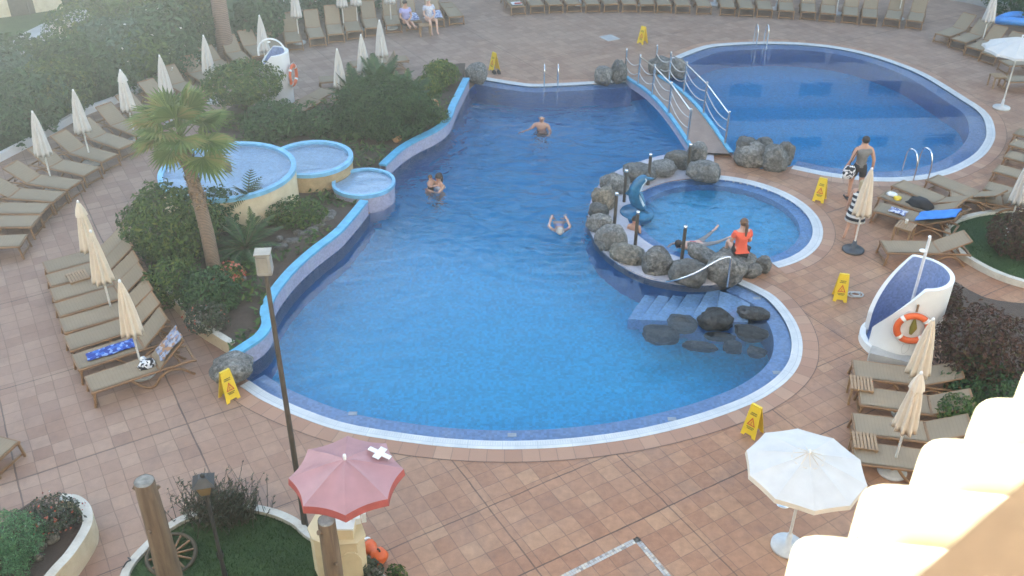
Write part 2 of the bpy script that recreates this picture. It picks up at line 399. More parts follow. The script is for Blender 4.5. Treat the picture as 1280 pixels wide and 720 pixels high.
def mat_soil():
    t = NT('bed_soil'); n = t.noise(4, 8, 0.7, vec=t.pos()); n2 = t.noise(30, 5, 0.7, vec=t.pos())
    c = t.ramp(n.outputs[0], [(0.3, (0.045, 0.030, 0.022)), (0.7, (0.11, 0.075, 0.055))]); c = t.mix(t.math('MULTIPLY', n2.outputs[0], 0.6), c, (0.16, 0.11, 0.08))
    t.base(c, 0.9); t.bump(n2.outputs[0], 0.8, 0.03); return t.m
def mat_lawn():
    t = NT('lawn_grass'); n = t.noise(1.3, 6, 0.65, vec=t.pos()); n2 = t.noise(60, 4, 0.7, vec=t.pos())
    c = t.ramp(n.outputs[0], [(0.3, (0.030, 0.062, 0.016)), (0.7, (0.070, 0.125, 0.032))]); c = t.mix(t.math('MULTIPLY', n2.outputs[0], 0.5), c, (0.03, 0.055, 0.015))
    t.base(c, 0.85); t.bump(n2.outputs[0], 0.7, 0.03); return t.m
def mat_render_wall(name, a, b, scale=1.5, spots=None, rough=0.8):
    t = NT(name); n = t.noise(scale, 7, 0.65, vec=t.pos()); c = t.ramp(n.outputs[0], [(0.3, a), (0.7, b)])
    if spots:
        s = t.ramp(t.noise(scale * 3.2, 7, 0.75, vec=t.pos()).outputs[0], [(0.52, (0, 0, 0)), (0.7, (1, 1, 1))]); c = t.mix(t.math('MULTIPLY', s, 0.5), c, spots)
    t.base(c, rough); t.bump(t.noise(25, 5, vec=t.pos()).outputs[0], 0.2, 0.01); return t.m
def mat_check(name, cols, cell=0.06):
    t = NT(name); v = t.node('ShaderNodeTexVoronoi'); v.inputs['Scale'].default_value = 1 / cell; t.link(t.obj(), v.inputs['Vector'])
    s = t.n.new('ShaderNodeSeparateColor'); t.link(v.outputs['Color'], s.inputs[0])
    n = len(cols); c = t.ramp(s.outputs[0], [(i / n, x) for i, x in enumerate(cols)]); c.node.color_ramp.interpolation = 'CONSTANT'
    t.base(c, 0.85); return t.m
def mat_stripes(name, a, b, per=0.16, duty=0.5):
    t = NT(name); s = t.n.new('ShaderNodeSeparateXYZ'); t.link(t.obj(), s.inputs[0]); f = t.math('FRACT', t.math('DIVIDE', s.outputs[2], per)); k = t.math('LESS_THAN', f, duty)
    t.base(t.mix(k, a, b), 0.85); return t.m

MAT = dict(
 paving=mat_paving(), course=mat_course(), coping=mat_coping(),
 floor=mat_mosaic('pool_floor_mosaic', (0.004, 0.47, 0.72), 0.2, 0.06), shelf=mat_mosaic('shelf_mosaic', (0.15, 0.275, 0.53), 0.2, 0.05, stains=0.12),
 poolwall=mat_mosaic('pool_wall_mosaic', (0.022, 0.13, 0.34), 0.14, 0.05), stepmosaic=mat_mosaic('step_mosaic', (0.30, 0.48, 0.74), 0.2, 0.05), lavender=mat_mosaic('lavender_mosaic', (0.40, 0.38, 0.50), 0.2, 0.04, stains=0.35),
 basinfloor=mat_mosaic('basin_mosaic', (0.52, 0.68, 0.86), 0.12, 0.06), kidfloor=mat_mosaic('small_pool_mosaic', (0.02, 0.35, 0.60), 0.2, 0.06),
 water=mat_water('pool_water', 1.0, 0.34, True), stillwater=mat_water('still_water', 0.15, 0.0, tint=(0.9, 0.96, 1.0)), kidwater=mat_water('small_pool_water', 0.35, 0.0, tint=(0.85, 0.95, 1.0)),
 bluecap=m_plain('turquoise_paint', (0.11, 0.41, 0.62), 0.45, var=0.18, scale=5), bluepaint=m_plain('pale_blue_paint', (0.20, 0.48, 0.70), 0.4, var=0.2, scale=4),
 cream=mat_render_wall('cream_render', (0.60, 0.48, 0.30), (0.74, 0.63, 0.46), 2.0, (0.45, 0.33, 0.20)), ochre=mat_render_wall('ochre_stone', (0.36, 0.25, 0.13), (0.56, 0.42, 0.24), 5.0, (0.24, 0.17, 0.10)),
 kerb=mat_render_wall('kerb_stone', (0.50, 0.45, 0.37), (0.68, 0.64, 0.56), 3.0, (0.38, 0.30, 0.22)), mortar=mat_render_wall('rock_mortar', (0.40, 0.38, 0.43), (0.56, 0.54, 0.58), 3.5, (0.70, 0.68, 0.66)),
 whitewall=mat_render_wall('white_render', (0.72, 0.71, 0.70), (0.82, 0.81, 0.80), 1.6), concrete=mat_render_wall('concrete', (0.36, 0.35, 0.34), (0.52, 0.51, 0.49), 2.0),
 rock=mat_rock('boulder_grey', (0.135, 0.13, 0.12), (0.40, 0.38, 0.35)), rocktan=mat_rock('boulder_tan', (0.19, 0.165, 0.13), (0.46, 0.41, 0.33)), rockwet=mat_rock('boulder_wet', (0.030, 0.031, 0.034), (0.10, 0.10, 0.10), 0.4),
 stone=mat_rock('pale_stone', (0.16, 0.145, 0.13), (0.33, 0.30, 0.27)),
 sling=mat_sling('taupe_sling', (0.325, 0.25, 0.172)), wood=mat_wood('brown_frame', (0.20, 0.105, 0.05), (0.34, 0.185, 0.085)), slat=mat_wood('slat_wood', (0.28, 0.17, 0.09), (0.42, 0.27, 0.15)),
 canopy=m_plain('white_canvas', (0.60, 0.57, 0.54), 0.85, var=0.06, scale=4), canopycream=m_plain('cream_canvas', (0.70, 0.60, 0.48), 0.85, var=0.06, scale=4), pole=m_plain('pale_pole', (0.62, 0.60, 0.56), 0.4, var=0.05),
 base=m_plain('dark_base', (0.06, 0.065, 0.075), 0.5), basepale=m_plain('pale_base', (0.60, 0.60, 0.60), 0.6),
 steel=m_plain('steel', (0.75, 0.75, 0.76), 0.22, 1.0, var=0.05), rope=m_plain('rope', (0.62, 0.60, 0.58), 0.7),
 yellow=m_plain('yellow_plastic', (0.80, 0.56, 0.03), 0.45, var=0.05), red=m_plain('red_print', (0.55, 0.06, 0.03), 0.5, var=0.02), black=m_plain('black_print', (0.05, 0.045, 0.03), 0.6), orange=m_plain('orange_plastic', (0.75, 0.13, 0.03), 0.42, var=0.08),
 white=m_plain('white_plastic', (0.80, 0.80, 0.80), 0.45, var=0.03), redcanvas=m_plain('sheen_red_canvas', (0.42, 0.215, 0.22), 0.4, var=0.10, scale=3), redtrim=m_plain('red_valance', (0.44, 0.10, 0.085), 0.7, var=0.15),  # parasol canvas: pale sheen of the sky is mixed into its red
 counter=mat_render_wall('cream_counter', (0.64, 0.50, 0.30), (0.74, 0.60, 0.38), 3.0), metaldark=m_plain('dark_metal', (0.055, 0.052, 0.05), 0.5, var=0.2), metalpole=m_plain('brown_metal', (0.085, 0.07, 0.055), 0.5, var=0.25), lampglass=m_plain('lamp_diffuser', (0.27, 0.265, 0.25), 0.5, var=0.1),
 lampframe=m_plain('lamp_frame', (0.25, 0.235, 0.205), 0.5, var=0.2),
 lanternglass=m_plain('amber_glass', (0.24, 0.165, 0.08), 0.3),
 log=mat_wood('weathered_log', (0.13, 0.085, 0.055), (0.27, 0.19, 0.125), (14, 14, 1.2), 0.8), logend=m_plain('cut_log_end', (0.24, 0.225, 0.20), 0.85, var=0.4, scale=10, bump=0.5), terracotta=m_plain('terracotta', (0.48, 0.26, 0.12), 0.7, var=0.2),
 rooftile=m_plain('whitewashed_tile', (0.75, 0.66, 0.46), 0.8, var=0.05, scale=8), parapet=mat_render_wall('tan_parapet', (0.14, 0.082, 0.038), (0.18, 0.11, 0.054), 6.0),
 soil=mat_soil(), lawn=mat_lawn(), grass=m_leaf('grass_blade', (0.025, 0.060, 0.014), (0.080, 0.14, 0.034), rough=0.6),
 leaf=m_leaf('leaf_green', (0.030, 0.070, 0.016), (0.115, 0.19, 0.042), (0.20, 0.22, 0.04)), leafdark=m_leaf('leaf_dark', (0.022, 0.060, 0.022), (0.080, 0.15, 0.048)), leafbright=m_leaf('leaf_bright', (0.05, 0.10, 0.018), (0.15, 0.22, 0.04), (0.32, 0.30, 0.05)),
 leafblue=m_leaf('leaf_bluegreen', (0.07, 0.16, 0.075), (0.20, 0.37, 0.17)), leafred=m_leaf('leaf_burgundy', (0.045, 0.027, 0.018), (0.165, 0.072, 0.052), (0.10, 0.11, 0.035)), leafgrey=m_leaf('leaf_greygreen', (0.05, 0.065, 0.038), (0.13, 0.145, 0.085), (0.22, 0.19, 0.18)),
leafblue2=m_leaf('leaf_silver', (0.04, 0.09, 0.055), (0.12, 0.20, 0.12)), leafbright2=m_leaf('leaf_lime', (0.04, 0.085, 0.02), (0.13, 0.20, 0.05)),
 marker=m_plain('marker_white', (0.42, 0.46, 0.52), 0.4),
 concrete2=mat_render_wall('grey_tessera', (0.25, 0.23, 0.21), (0.36, 0.34, 0.31), 6.0),
 leafhedge=m_leaf('leaf_hedge', (0.025, 0.070, 0.030), (0.085, 0.16, 0.065)), palm=m_leaf('palm_leaf', (0.09, 0.15, 0.03), (0.22, 0.28, 0.08), (0.34, 0.29, 0.11), trans=0.4), flowers=m_leaf('flower_red', (0.45, 0.08, 0.04), (0.60, 0.20, 0.14)), flowerwhite=m_leaf('flower_white', (0.6, 0.6, 0.56), (0.75, 0.75, 0.7)), yellowleaf=m_leaf('leaf_yellow', (0.20, 0.19, 0.03), (0.40, 0.33, 0.06)),
 bark=mat_bark('palm_bark', (0.15, 0.10, 0.07), (0.34, 0.24, 0.17)), barkpink=mat_bark('old_palm_bark', (0.16, 0.10, 0.075), (0.30, 0.205, 0.16), 5), stem=m_plain('stem_brown', (0.10, 0.075, 0.045), 0.8, var=0.3), stub=m_plain('palm_stub', (0.34, 0.22, 0.12), 0.85, var=0.3),
 skin=m_plain('skin', (0.52, 0.29, 0.20), 0.5, var=0.06), skinlight=m_plain('skin_light', (0.62, 0.38, 0.29), 0.5, var=0.06), hairdark=m_plain('hair_dark', (0.035, 0.022, 0.016), 0.5), hairbrown=m_plain('hair_brown', (0.13, 0.07, 0.04), 0.5), hairgrey=m_plain('hair_grey', (0.50, 0.46, 0.42), 0.6), hairblond=m_plain('hair_blond', (0.45, 0.33, 0.19), 0.5),
 greycloth=m_plain('grey_cloth', (0.20, 0.19, 0.18), 0.9, var=0.2, scale=14), darkcloth=m_plain('dark_cloth', (0.035, 0.032, 0.035), 0.9, var=0.2), orangecloth=m_plain('orange_cloth', (0.80, 0.13, 0.07), 0.85, var=0.08), stripedress=mat_stripes('striped_cloth', (0.75, 0.74, 0.72), (0.03, 0.03, 0.045), 0.155, 0.52), bluecloth=m_plain('blue_cloth', (0.05, 0.24, 0.66), 0.8, var=0.2), paleshirt=mat_check('pale_check', [(0.55, 0.55, 0.62), (0.70, 0.70, 0.74), (0.40, 0.44, 0.60)], 0.03), lilac=m_plain('lilac_cloth', (0.38, 0.36, 0.62), 0.85),
 pinkcloth=m_plain('pink_cloth', (0.60, 0.13, 0.16), 0.8), bagbw=mat_check('patterned_bag', [(0.02, 0.02, 0.03), (0.75, 0.75, 0.78), (0.02, 0.02, 0.03), (0.80, 0.80, 0.80)], 0.05), toweltile=mat_check('blue_batik', [(0.02, 0.06, 0.34), (0.04, 0.14, 0.52), (0.02, 0.05, 0.28), (0.28, 0.42, 0.75)], 0.06), towelmix=mat_check('mixed_print', [(0.22, 0.26, 0.42), (0.45, 0.43, 0.46), (0.40, 0.22, 0.12), (0.30, 0.36, 0.50), (0.16, 0.16, 0.22)], 0.055), toweltop=mat_check('towel_print', [(0.35, 0.38, 0.55), (0.65, 0.65, 0.70), (0.10, 0.12, 0.3)], 0.05),
 blueinner=mat_mosaic('shower_mosaic', (0.25, 0.33, 0.56), 0.2, 0.04, stains=0.15), dolphin=m_plain('dolphin_blue', (0.025, 0.15, 0.29), 0.25, var=0.3, scale=9), dolphinbelly=m_plain('dolphin_white', (0.62, 0.70, 0.75), 0.3), inflat=m_plain('blue_vinyl', (0.06, 0.26, 0.66), 0.3, var=0.1),
 hotel=mat_render_wall('hotel_render', (0.52, 0.46, 0.38), (0.60, 0.54, 0.46), 0.3), glass=m_plain('window_dark', (0.03, 0.035, 0.04), 0.1), slab=m_plain('balcony_white', (0.72, 0.70, 0.66), 0.7),
)
# ---------------------------------------------------------------- pools, paving, beds
WZ = -0.03
def pts(L, z=0.0): return [G(x, y, z) for x, y in L]
# far coping of the main pool (inner edge), the round pool, the landing, the boulder wall, the near coping
far_in = catmull(pts([(600, 99), (637, 105), (665, 108.3), (700, 107.3), (743, 105), (785, 102)]), 4)
near_out = catmull(pts([(926, 349), (948, 359), (970, 372), (990, 395), (1001, 418), (1003, 440), (997, 460), (980, 480), (950, 500), (910, 517), (860, 533), (800, 547), (740, 556), (680, 561), (620, 562), (560, 559), (500, 552), (430, 540), (380, 524), (330, 502), (300, 483)]), 5)
near_in = offset(near_out, -0.22)
if (near_in[40] - G(650, 480)).length > (near_out[40] - G(650, 480)).length: near_in = offset(near_out, 0.22); NSG = 1
else: NSG = -1
round_in = catmull(pts([(846, 75), (862, 68), (880, 61.5), (900, 57.5), (950, 55), (998, 56), (1040, 60), (1078, 67.7), (1115, 79), (1152, 94.5), (1197, 122), (1225, 142), (1233, 165), (1226, 183.6), (1209, 199), (1176, 214), (1136, 221), (1096, 222), (1060, 219), (1030, 215), (992, 207)]), 5)
rockline_px = [(913, 191), (885, 195), (862, 189), (843, 193), (815, 199), (785, 209), (760, 222), (745, 238), (737, 258), (735, 280), (742, 300), (757, 318), (780, 335), (805, 347), (830, 353), (856, 357), (885, 357), (908, 354)]
rockline = catmull(pts(rockline_px), 4)
cap_up_px = [(478, 205), (500, 185), (520, 173), (545, 160.5), (559, 148), (566, 131), (574, 115), (583, 97)]
cap_lo_px = [(289, 443), (304, 433), (324, 419), (333.5, 404), (331.5, 388), (336, 374), (346, 358), (365, 335.5), (391, 312), (421, 289), (440, 268), (455, 250)]
WALLZ = 0.42
cap_up = catmull(pts(cap_up_px, WALLZ), 5); cap_lo = catmull(pts(cap_lo_px, WALLZ), 5)
def side_in(line, d, ref):
    a = offset(line, d); b = offset(line, -d)
    k = len(line) // 2
    return a if (a[k] - ref).length < (b[k] - ref).length else b
POOLREF = G(600, 330)
wall_in_up = atz(side_in(cap_up, 0.09, G(640, 170)), 0); wall_in_lo = atz(side_in(cap_lo, 0.09, POOLREF), 0)
wall_out_up = atz(side_in(cap_up, 0.09, G(480, 120)), 0); wall_out_lo = atz(side_in(cap_lo, 0.09, G(300, 300)), 0)
pool_loop = atz(far_in + [G(800, 99), G(832, 95)] + round_in + [G(965, 213), G(935, 208)] + rockline + near_in + wall_in_lo + wall_in_up, 0)
# drop near duplicates
lp = []
for p in pool_loop:
    if not lp or (p - lp[-1]).length > 0.02: lp.append(p)
pool_loop = lp
if area(pool_loop) < 0: pool_loop = pool_loop[::-1]
# small round pool
def circ3(a, b, c):
    ax, ay, bx, by, cx, cy = a.x, a.y, b.x, b.y, c.x, c.y
    d = 2 * (ax * (by - cy) + bx * (cy - ay) + cx * (ay - by))
    ux = ((ax**2 + ay**2) * (by - cy) + (bx**2 + by**2) * (cy - ay) + (cx**2 + cy**2) * (ay - by)) / d
    uy = ((ax**2 + ay**2) * (cx - bx) + (bx**2 + by**2) * (ax - cx) + (cx**2 + cy**2) * (bx - ax)) / d
    return Vector((ux, uy, 0)), math.hypot(ax - ux, ay - uy)
KC, KR = circ3(G(812, 246), G(915, 232.5), G(1000, 283))
kid_hole = circ(KC, KR + 0.3, 72)

deck_out = [(-60, -6, 0), (60, -6, 0), (60, 75, 0), (-60, 75, 0)]
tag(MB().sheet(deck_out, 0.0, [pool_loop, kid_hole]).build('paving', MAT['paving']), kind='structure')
# pool shell
w = MB(); w.strip(atz(pool_loop, 0.0), atz(pool_loop, -2.6), closed=True)
tag(w.build('pool_wall', MAT['poolwall']), kind='structure')
fl = MB(); ys = [10, 13, 18, 24, 30, 40]; zs = [-1.0, -1.1, -1.3, -1.55, -1.9, -2.0]
fl.strip([(-16, y, z) for y, z in zip(ys, zs)], [(22, y, z) for y, z in zip(ys, zs)])
fl.f = [f[::-1] for f in fl.f]
tag(fl.build('pool_floor', MAT['floor']), kind='structure')
tag(MB().prism([(p.x, p.y) for p in offset(pool_loop, -0.02, True)], -2.7, WZ, bottom=True).build('water', MAT['water']), kind='structure')
# shelves just under water, copings and the course of edge tiles, along each coping
def edging(inner, sgn, name_ok, shelf=0.35, cop=0.22, course=0.33, sd=None):
    so = offset(inner, sgn * shelf)
    shelf_mb.strip(atz(inner, -0.065), atz(so, -0.065)); shelf_mb.strip(atz(so, -0.065), atz(so, -2.4))
    co = offset(inner, -sgn * cop); coping_mb.strip(atz(co, 0.012), atz(inner, 0.012)); coping_mb.strip(atz(inner, 0.012), atz(inner, -0.07)); coping_mb.strip(atz(co, 0.012), atz(co, 0.0))
    if course:
        c2 = offset(co, -sgn * course); course_mb.strip(atz(c2, 0.005), atz(co, 0.005))
shelf_mb, coping_mb, course_mb = MB(), MB(), MB()
edging(near_in, NSG, 1)
def sgn_to(line, ref):
    k = len(line) // 2; a = offset(line, 0.1)[k]; return 1 if (a - ref).length < (line[k] - ref).length else -1
RC = Vector((9.5, 29.5, 0))
edging(far_in, sgn_to(far_in, G(690, 200)), 1, 0.40, 0.24, 0.33)
edging(round_in, sgn_to(round_in, RC), 1, 0.48, 0.25, 0.33)
ka0 = math.atan2(*(lambda d: (d.y, d.x))(G(967, 331) - KC)); ka1 = math.atan2(*(lambda d: (d.y, d.x))(G(893, 223) - KC))
kid_in = circ(KC, KR + 0.3, 40, 0, ka0, ka1, True)
ks = sgn_to(kid_in, KC)
kshelf = MB(); kshelf.strip(circ(KC, KR + 0.3, 72, -0.06), circ(KC, KR, 72, -0.06), closed=True); kshelf.strip(circ(KC, KR, 72, -0.06), circ(KC, KR, 72, -0.5), closed=True)
kshelf.strip(circ(KC, KR + 0.3, 72, 0.0), circ(KC, KR + 0.3, 72, -0.06), closed=True)
co = offset(kid_in, -ks * 0.25); coping_mb.strip(atz(co, 0.012), atz(kid_in, 0.012)); coping_mb.strip(atz(kid_in, 0.012), atz(kid_in, -0.06)); coping_mb.strip(atz(co, 0.012), atz(co, 0))
course_mb.strip(atz(offset(co, -ks * 0.3), 0.005), atz(co, 0.005))
tag(shelf_mb.build('pool_shelf', MAT['shelf'], fix=False), kind='structure'); tag(kshelf.build('small_pool_shelf', MAT['shelf']), kind='structure')
tag(coping_mb.build('coping', MAT['coping']), kind='structure'); tag(course_mb.build('edge_paving', MAT['course']), kind='structure')
tag(MB().sheet(circ(KC, KR + 0.02, 64), -0.42).build('small_pool_floor', MAT['kidfloor']), kind='structure')
tag(MB().sheet(circ(KC, KR + 0.31, 72), -0.025).build('small_pool_water', MAT['kidwater']), kind='structure')
# mortar ledge that carries the boulders between the two pools
led = [p for p in rockline if p.x < G(905, 300).x + 0.6]
lin = [KC + (p - KC).normalized() * (KR + 0.301) for p in led]
lm = MB(); lm.strip(atz(led, 0.05), atz(lin, 0.02)); lm.strip(atz(led, 0.05), atz(led, -0.3))
tag(lm.build('mortar_ledge', MAT['mortar']), kind='structure')
# underwater steps
st = MB(); xs_b = [785, 800, 816, 836, 862, 893]; xs_t = [809, 827, 845, 861, 884, 900]
for i in range(6):
    z = -0.80 + i * 0.13; lx, tx = xs_b[i], xs_t[i]
    nb, ntp = (xs_b[i + 1], xs_t[i + 1]) if i < 5 else (935, 938)
    a = GW(lx, 399 + (i * 0.6), z); b = GW(tx, 364, z); c = GW(ntp, 362 if i < 5 else 374, z); d = GW(nb, 399.5 + i * 0.6, z)
    st.prism([(a.x, a.y), (b.x, b.y), (c.x, c.y), (d.x, d.y)], -1.6, z)
tag(st.build('pool_steps', MAT['stepmosaic']), kind='structure')

# raised wall along the planting bed, turquoise cap
def bedwall(outl, inl, label):
    r = thing('pool_side_wall', label, 'wall', (0, 0, 0), 0)
    b = MB(); b.strip(atz(inl, WALLZ - 0.03), atz(inl, -0.6)); b.strip(atz(outl, WALLZ - 0.03), atz(outl, 0.0)); b.build('wall_body', MAT['lavender'], r)
    c = MB(); i2 = [p + (p - q).normalized() * 0.02 for p, q in zip(inl, outl)]; o2 = [p + (p - q).normalized() * 0.02 for p, q in zip(outl, inl)]
    c.strip(atz(i2, WALLZ), atz(o2, WALLZ)); c.strip(atz(i2, WALLZ), atz(i2, WALLZ - 0.06)); c.strip(atz(o2, WALLZ), atz(o2, WALLZ - 0.06))
    for k in (0, -1): c.add([(*i2[k][:2], WALLZ), (*o2[k][:2], WALLZ), (*o2[k][:2], WALLZ - 0.06), (*i2[k][:2], WALLZ - 0.06)], [(0, 1, 2, 3)])
    c.build('wall_cap', MAT['bluecap'], r); return r
bedwall(wall_out_up, wall_in_up, 'curving low wall with turquoise cap between the far shrubs and the deep end')
bedwall(wall_out_lo, wall_in_lo, 'curving low wall with turquoise cap below the cascade, ending at the big grey boulder')

# cascade basins
def rimstrip(mb, c, r0, r1, z0, z1, a0=0, a1=2 * PI, n=72):
    cl = abs(a1 - a0 - 2 * PI) < 1e-6
    A = circ(c, r0, n, z1, a0, a1, not cl); B = circ(c, r1, n, z1, a0, a1, not cl)
    mb.strip(A, B, cl); mb.strip(A, atz(A, z0), cl); mb.strip(B, atz(B, z0), cl)
def basin(name, label, pxl, pxr, pyc, z, wallmat, rimw, wl, floor=-0.25, rim='bluepaint'):
    a = G(pxl, pyc, z); b = G(pxr, pyc, z); c = (a + b) / 2; r = (b - a).length / 2
    t = thing(name, label, 'cascade basin', (0, 0, 0))
    w_ = MB(); O = circ(c, r - 0.03, 72, z - 0.07); w_.strip(O, atz(O, -0.6), True, smooth=True); w_.build('drum_wall', MAT[wallmat], t)
    m = MB(); rimstrip(m, c, r, r - rimw, z - 0.10, z); m.build('rim', MAT[rim], t)
    f = MB(); f.sheet(circ(c, r - rimw, 64), z + floor); I = circ(c, r - rimw, 72, z - 0.09); f.strip(I, atz(I, z + floor), True); f.build('basin_floor', MAT['basinfloor'], t)
    q = MB(); q.sheet(circ(c, r - rimw + 0.005, 72), z + wl); q.build('basin_water', MAT['stillwater'], t)
    return c, r, t
B1C, B1R, b1 = basin('cascade_basin', 'largest and highest round basin on a cream drum, behind the palm trunk', 200, 369, 211, 1.15, 'cream', 0.13, -0.05)
B2C, B2R, b2 = basin('cascade_basin', 'middle round basin of the cascade, on ochre stone wall beside the large drum', 337, 441, 196, 0.80, 'ochre', 0.12, -0.07)
B3C, B3R, b3 = basin('cascade_basin', 'smallest lowest basin of the cascade, standing in the main pool edge', 415, 494, 226.5, 0.50, 'lavender', 0.08, -0.06, -0.11)
noz = MB(); p = G(285, 211, 1.1); noz.lathe([(0.0, 0.16), (0.07, 0.16), (0.09, 0.10), (0.09, -0.15)], 16, Matrix.Translation(p)); noz.build('fountain_nozzle', MAT['stone'], b1)

# planting bed
bed_out_px = [(289, 445), (270, 433), (250, 420), (228, 398), (208, 375), (190, 352), (174, 318), (166, 288), (178, 262), (198, 246), (214, 214), (238, 188), (264, 167), (285, 148), (300, 140), (330, 142), (372, 140), (400, 140), (445, 132), (500, 122), (530, 116), (539, 104), (545, 92), (560, 88.5), (582, 89.5)]
bed_out = catmull(pts(bed_out_px), 3)
bed_poly = bed_out + atz(wall_out_up, 0)[::-1] + atz(wall_out_lo, 0)[::-1]
bp = []
for p in bed_poly:
    if not bp or (p - bp[-1]).length > 0.03: bp.append(p)
def bump_sheet(poly, z, cell, amp, name, mat, scale=1.0, seed=0.0):
    """uneven ground: a triangulated patch with its border kept and noise inside"""
    P = [Vector((p[0], p[1])) for p in poly]
    xs = [p.x for p in P]; ysl = [p.y for p in P]
    n = len(P)
    def inside(x, y):
        c = False; j = n - 1
        for i in range(n):
            if (P[i].y > y) != (P[j].y > y) and x < (P[j].x - P[i].x) * (y - P[i].y) / (P[j].y - P[i].y) + P[i].x: c = not c
            j = i
        return c
    V = [p.copy() for p in P]; E = [(i, (i + 1) % n) for i in range(n)]
    x = min(xs)
    while x < max(xs):
        y = min(ysl)
        while y < max(ysl):
            if inside(x, y): V.append(Vector((x + rnd.uniform(-.3, .3) * cell, y + rnd.uniform(-.3, .3) * cell)))
            y += cell
        x += cell
    v2, e2, f2, *_ = geometry.delaunay_2d_cdt(V, E, [], 1, 1e-4)
    mb = MB(); vs = [(p.x, p.y, z + amp * noise.noise(Vector((p.x * scale, p.y * scale, seed))) + amp * 0.4 * noise.noise(Vector((p.x * 4, p.y * 4, seed + 3)))) for p in v2]
    mb.add(vs, [tuple(f) if (v2[f[1]] - v2[f[0]]).cross(v2[f[2]] - v2[f[0]]) > 0 else tuple(reversed(f)) for f in f2], True)
    return mb.build(name, mat)
tag(bump_sheet(bp, 0.27, 0.35, 0.07, 'planting_soil', MAT['soil']), kind='structure')
def kerbline(line, ref, width, h, name, label, mat='kerb', mat2=None, closed=False):
    inn = side_in(line, width, ref)
    r = thing(name, label, 'kerb', (0, 0, 0))
    b = MB(); b.strip(atz(line, h), atz(line, -0.02), closed); b.strip(atz(inn, h), atz(inn, -0.02), closed); b.build('kerb_face', MAT[mat2 or mat], r)
    t = MB(); t.strip(atz(line, h), atz(inn, h), closed)
    for k in (0, -1) if not closed else (): t.add([(*line[k][:2], h), (*inn[k][:2], h), (*inn[k][:2], -0.02), (*line[k][:2], -0.02)], [(0, 1, 2, 3)])
    t.build('kerb_top', MAT[mat], r); return r
kerbline(bed_out[:15], G(300, 300), 0.14, 0.30, 'bed_kerb', 'low rendered kerb round the planting bed beside the left front loungers', 'kerb', 'cream')
kerbline(bed_out[56:], G(560, 130), 0.10, 0.16, 'bed_kerb', 'thin pale kerb at the far tip of the bed by the deep end boulder')

# front lawn bed with kerb
lawn_px = [(150, 735), (157, 716), (175, 694), (208, 664), (245, 646), (300, 637), (340, 642), (372, 655), (392, 672), (425, 690), (452, 702), (492, 735)]
lawn_line = catmull(pts(lawn_px), 4)
lk = kerbline(lawn_line, G(300, 760), 0.13, 0.14, 'lawn_kerb', 'pale kerb curving round the front lawn beneath the lantern and log posts')
lawn_in = side_in(lawn_line, 0.13, G(300, 760))
lawn_poly = [(p.x, p.y) for p in lawn_in] + [(G(500, 850).x, G(500, 850).y), (G(100, 850).x, G(100, 850).y)]
tag(bump_sheet(lawn_poly, 0.07, 0.3, 0.02, 'lawn', MAT['lawn']), kind='structure')
# right lawn bed
rl_px = [(1300, 266), (1262, 267), (1238, 269), (1210, 274), (1188, 282), (1179, 292), (1184, 308), (1200, 324), (1228, 341), (1258, 354), (1300, 366)]
rl_line = catmull(pts(rl_px), 4)
kerbline(rl_line, G(1290, 310), 0.13, 0.16, 'lawn_kerb', 'pale kerb round the lawn tip behind the lone lounger on the right', 'kerb', 'kerb')
rl_in = side_in(rl_line, 0.13, G(1290, 310))
rl_poly = [(p.x, p.y) for p in rl_in] + [(G(1400, 366).x, G(1400, 366).y), (G(1400, 266).x, G(1400, 266).y)]
tag(bump_sheet(rl_poly, 0.09, 0.3, 0.02, 'side_lawn', MAT['lawn']), kind='structure')
# right border bed behind the shower
rb_px = [(1185, 350), (1172, 380), (1180, 430), (1205, 470), (1190, 520), (1200, 560), (1260, 600), (1400, 600), (1400, 380), (1290, 380), (1230, 372)]
rb = catmull(pts(rb_px), 3, True)
tag(MB().sheet([(p.x, p.y) for p in rb], 0.012).build('border_soil', MAT['soil']), kind='structure')
# left planter
pl_px = [(48, 735), (70, 702), (98, 670), (112, 648), (108, 632), (95, 621), (76, 621)]
ol = catmull(pts([(40, 762), (68, 720), (92, 693), (112, 662), (116, 645), (112, 630), (98, 619), (78, 617)], 0.42), 5); ol = atz(ol, 0)
il = atz(side_in(ol, 0.15, G(20, 690)), 0)
r = thing('planter_wall', 'curved cream planter wall with white worn top in the lower left corner', 'planter', (0, 0, 0))
b = MB(); b.strip(atz(ol, 0.42), atz(ol, -0.02)); b.strip(atz(il, 0.42), atz(il, 0)); b.build('planter_face', MAT['cream'], r)
t = MB(); t.strip(atz(ol, 0.42), atz(il, 0.42)); t.add([(*ol[-1][:2], 0.42), (*il[-1][:2], 0.42), (*il[-1][:2], 0), (*ol[-1][:2], 0)], [(0, 1, 2, 3)]); t.build('planter_top', MAT['kerb'], r)
pp = [(p.x, p.y) for p in il] + [tuple(G(50, 638)[:2]), tuple(G(28, 654)[:2]), tuple(G(-20, 692)[:2]), tuple(G(-90, 735)[:2]), tuple(G(-60, 800)[:2])]
tag(bump_sheet(pp, 0.27, 0.3, 0.05, 'planter_soil', MAT['soil']), kind='structure')
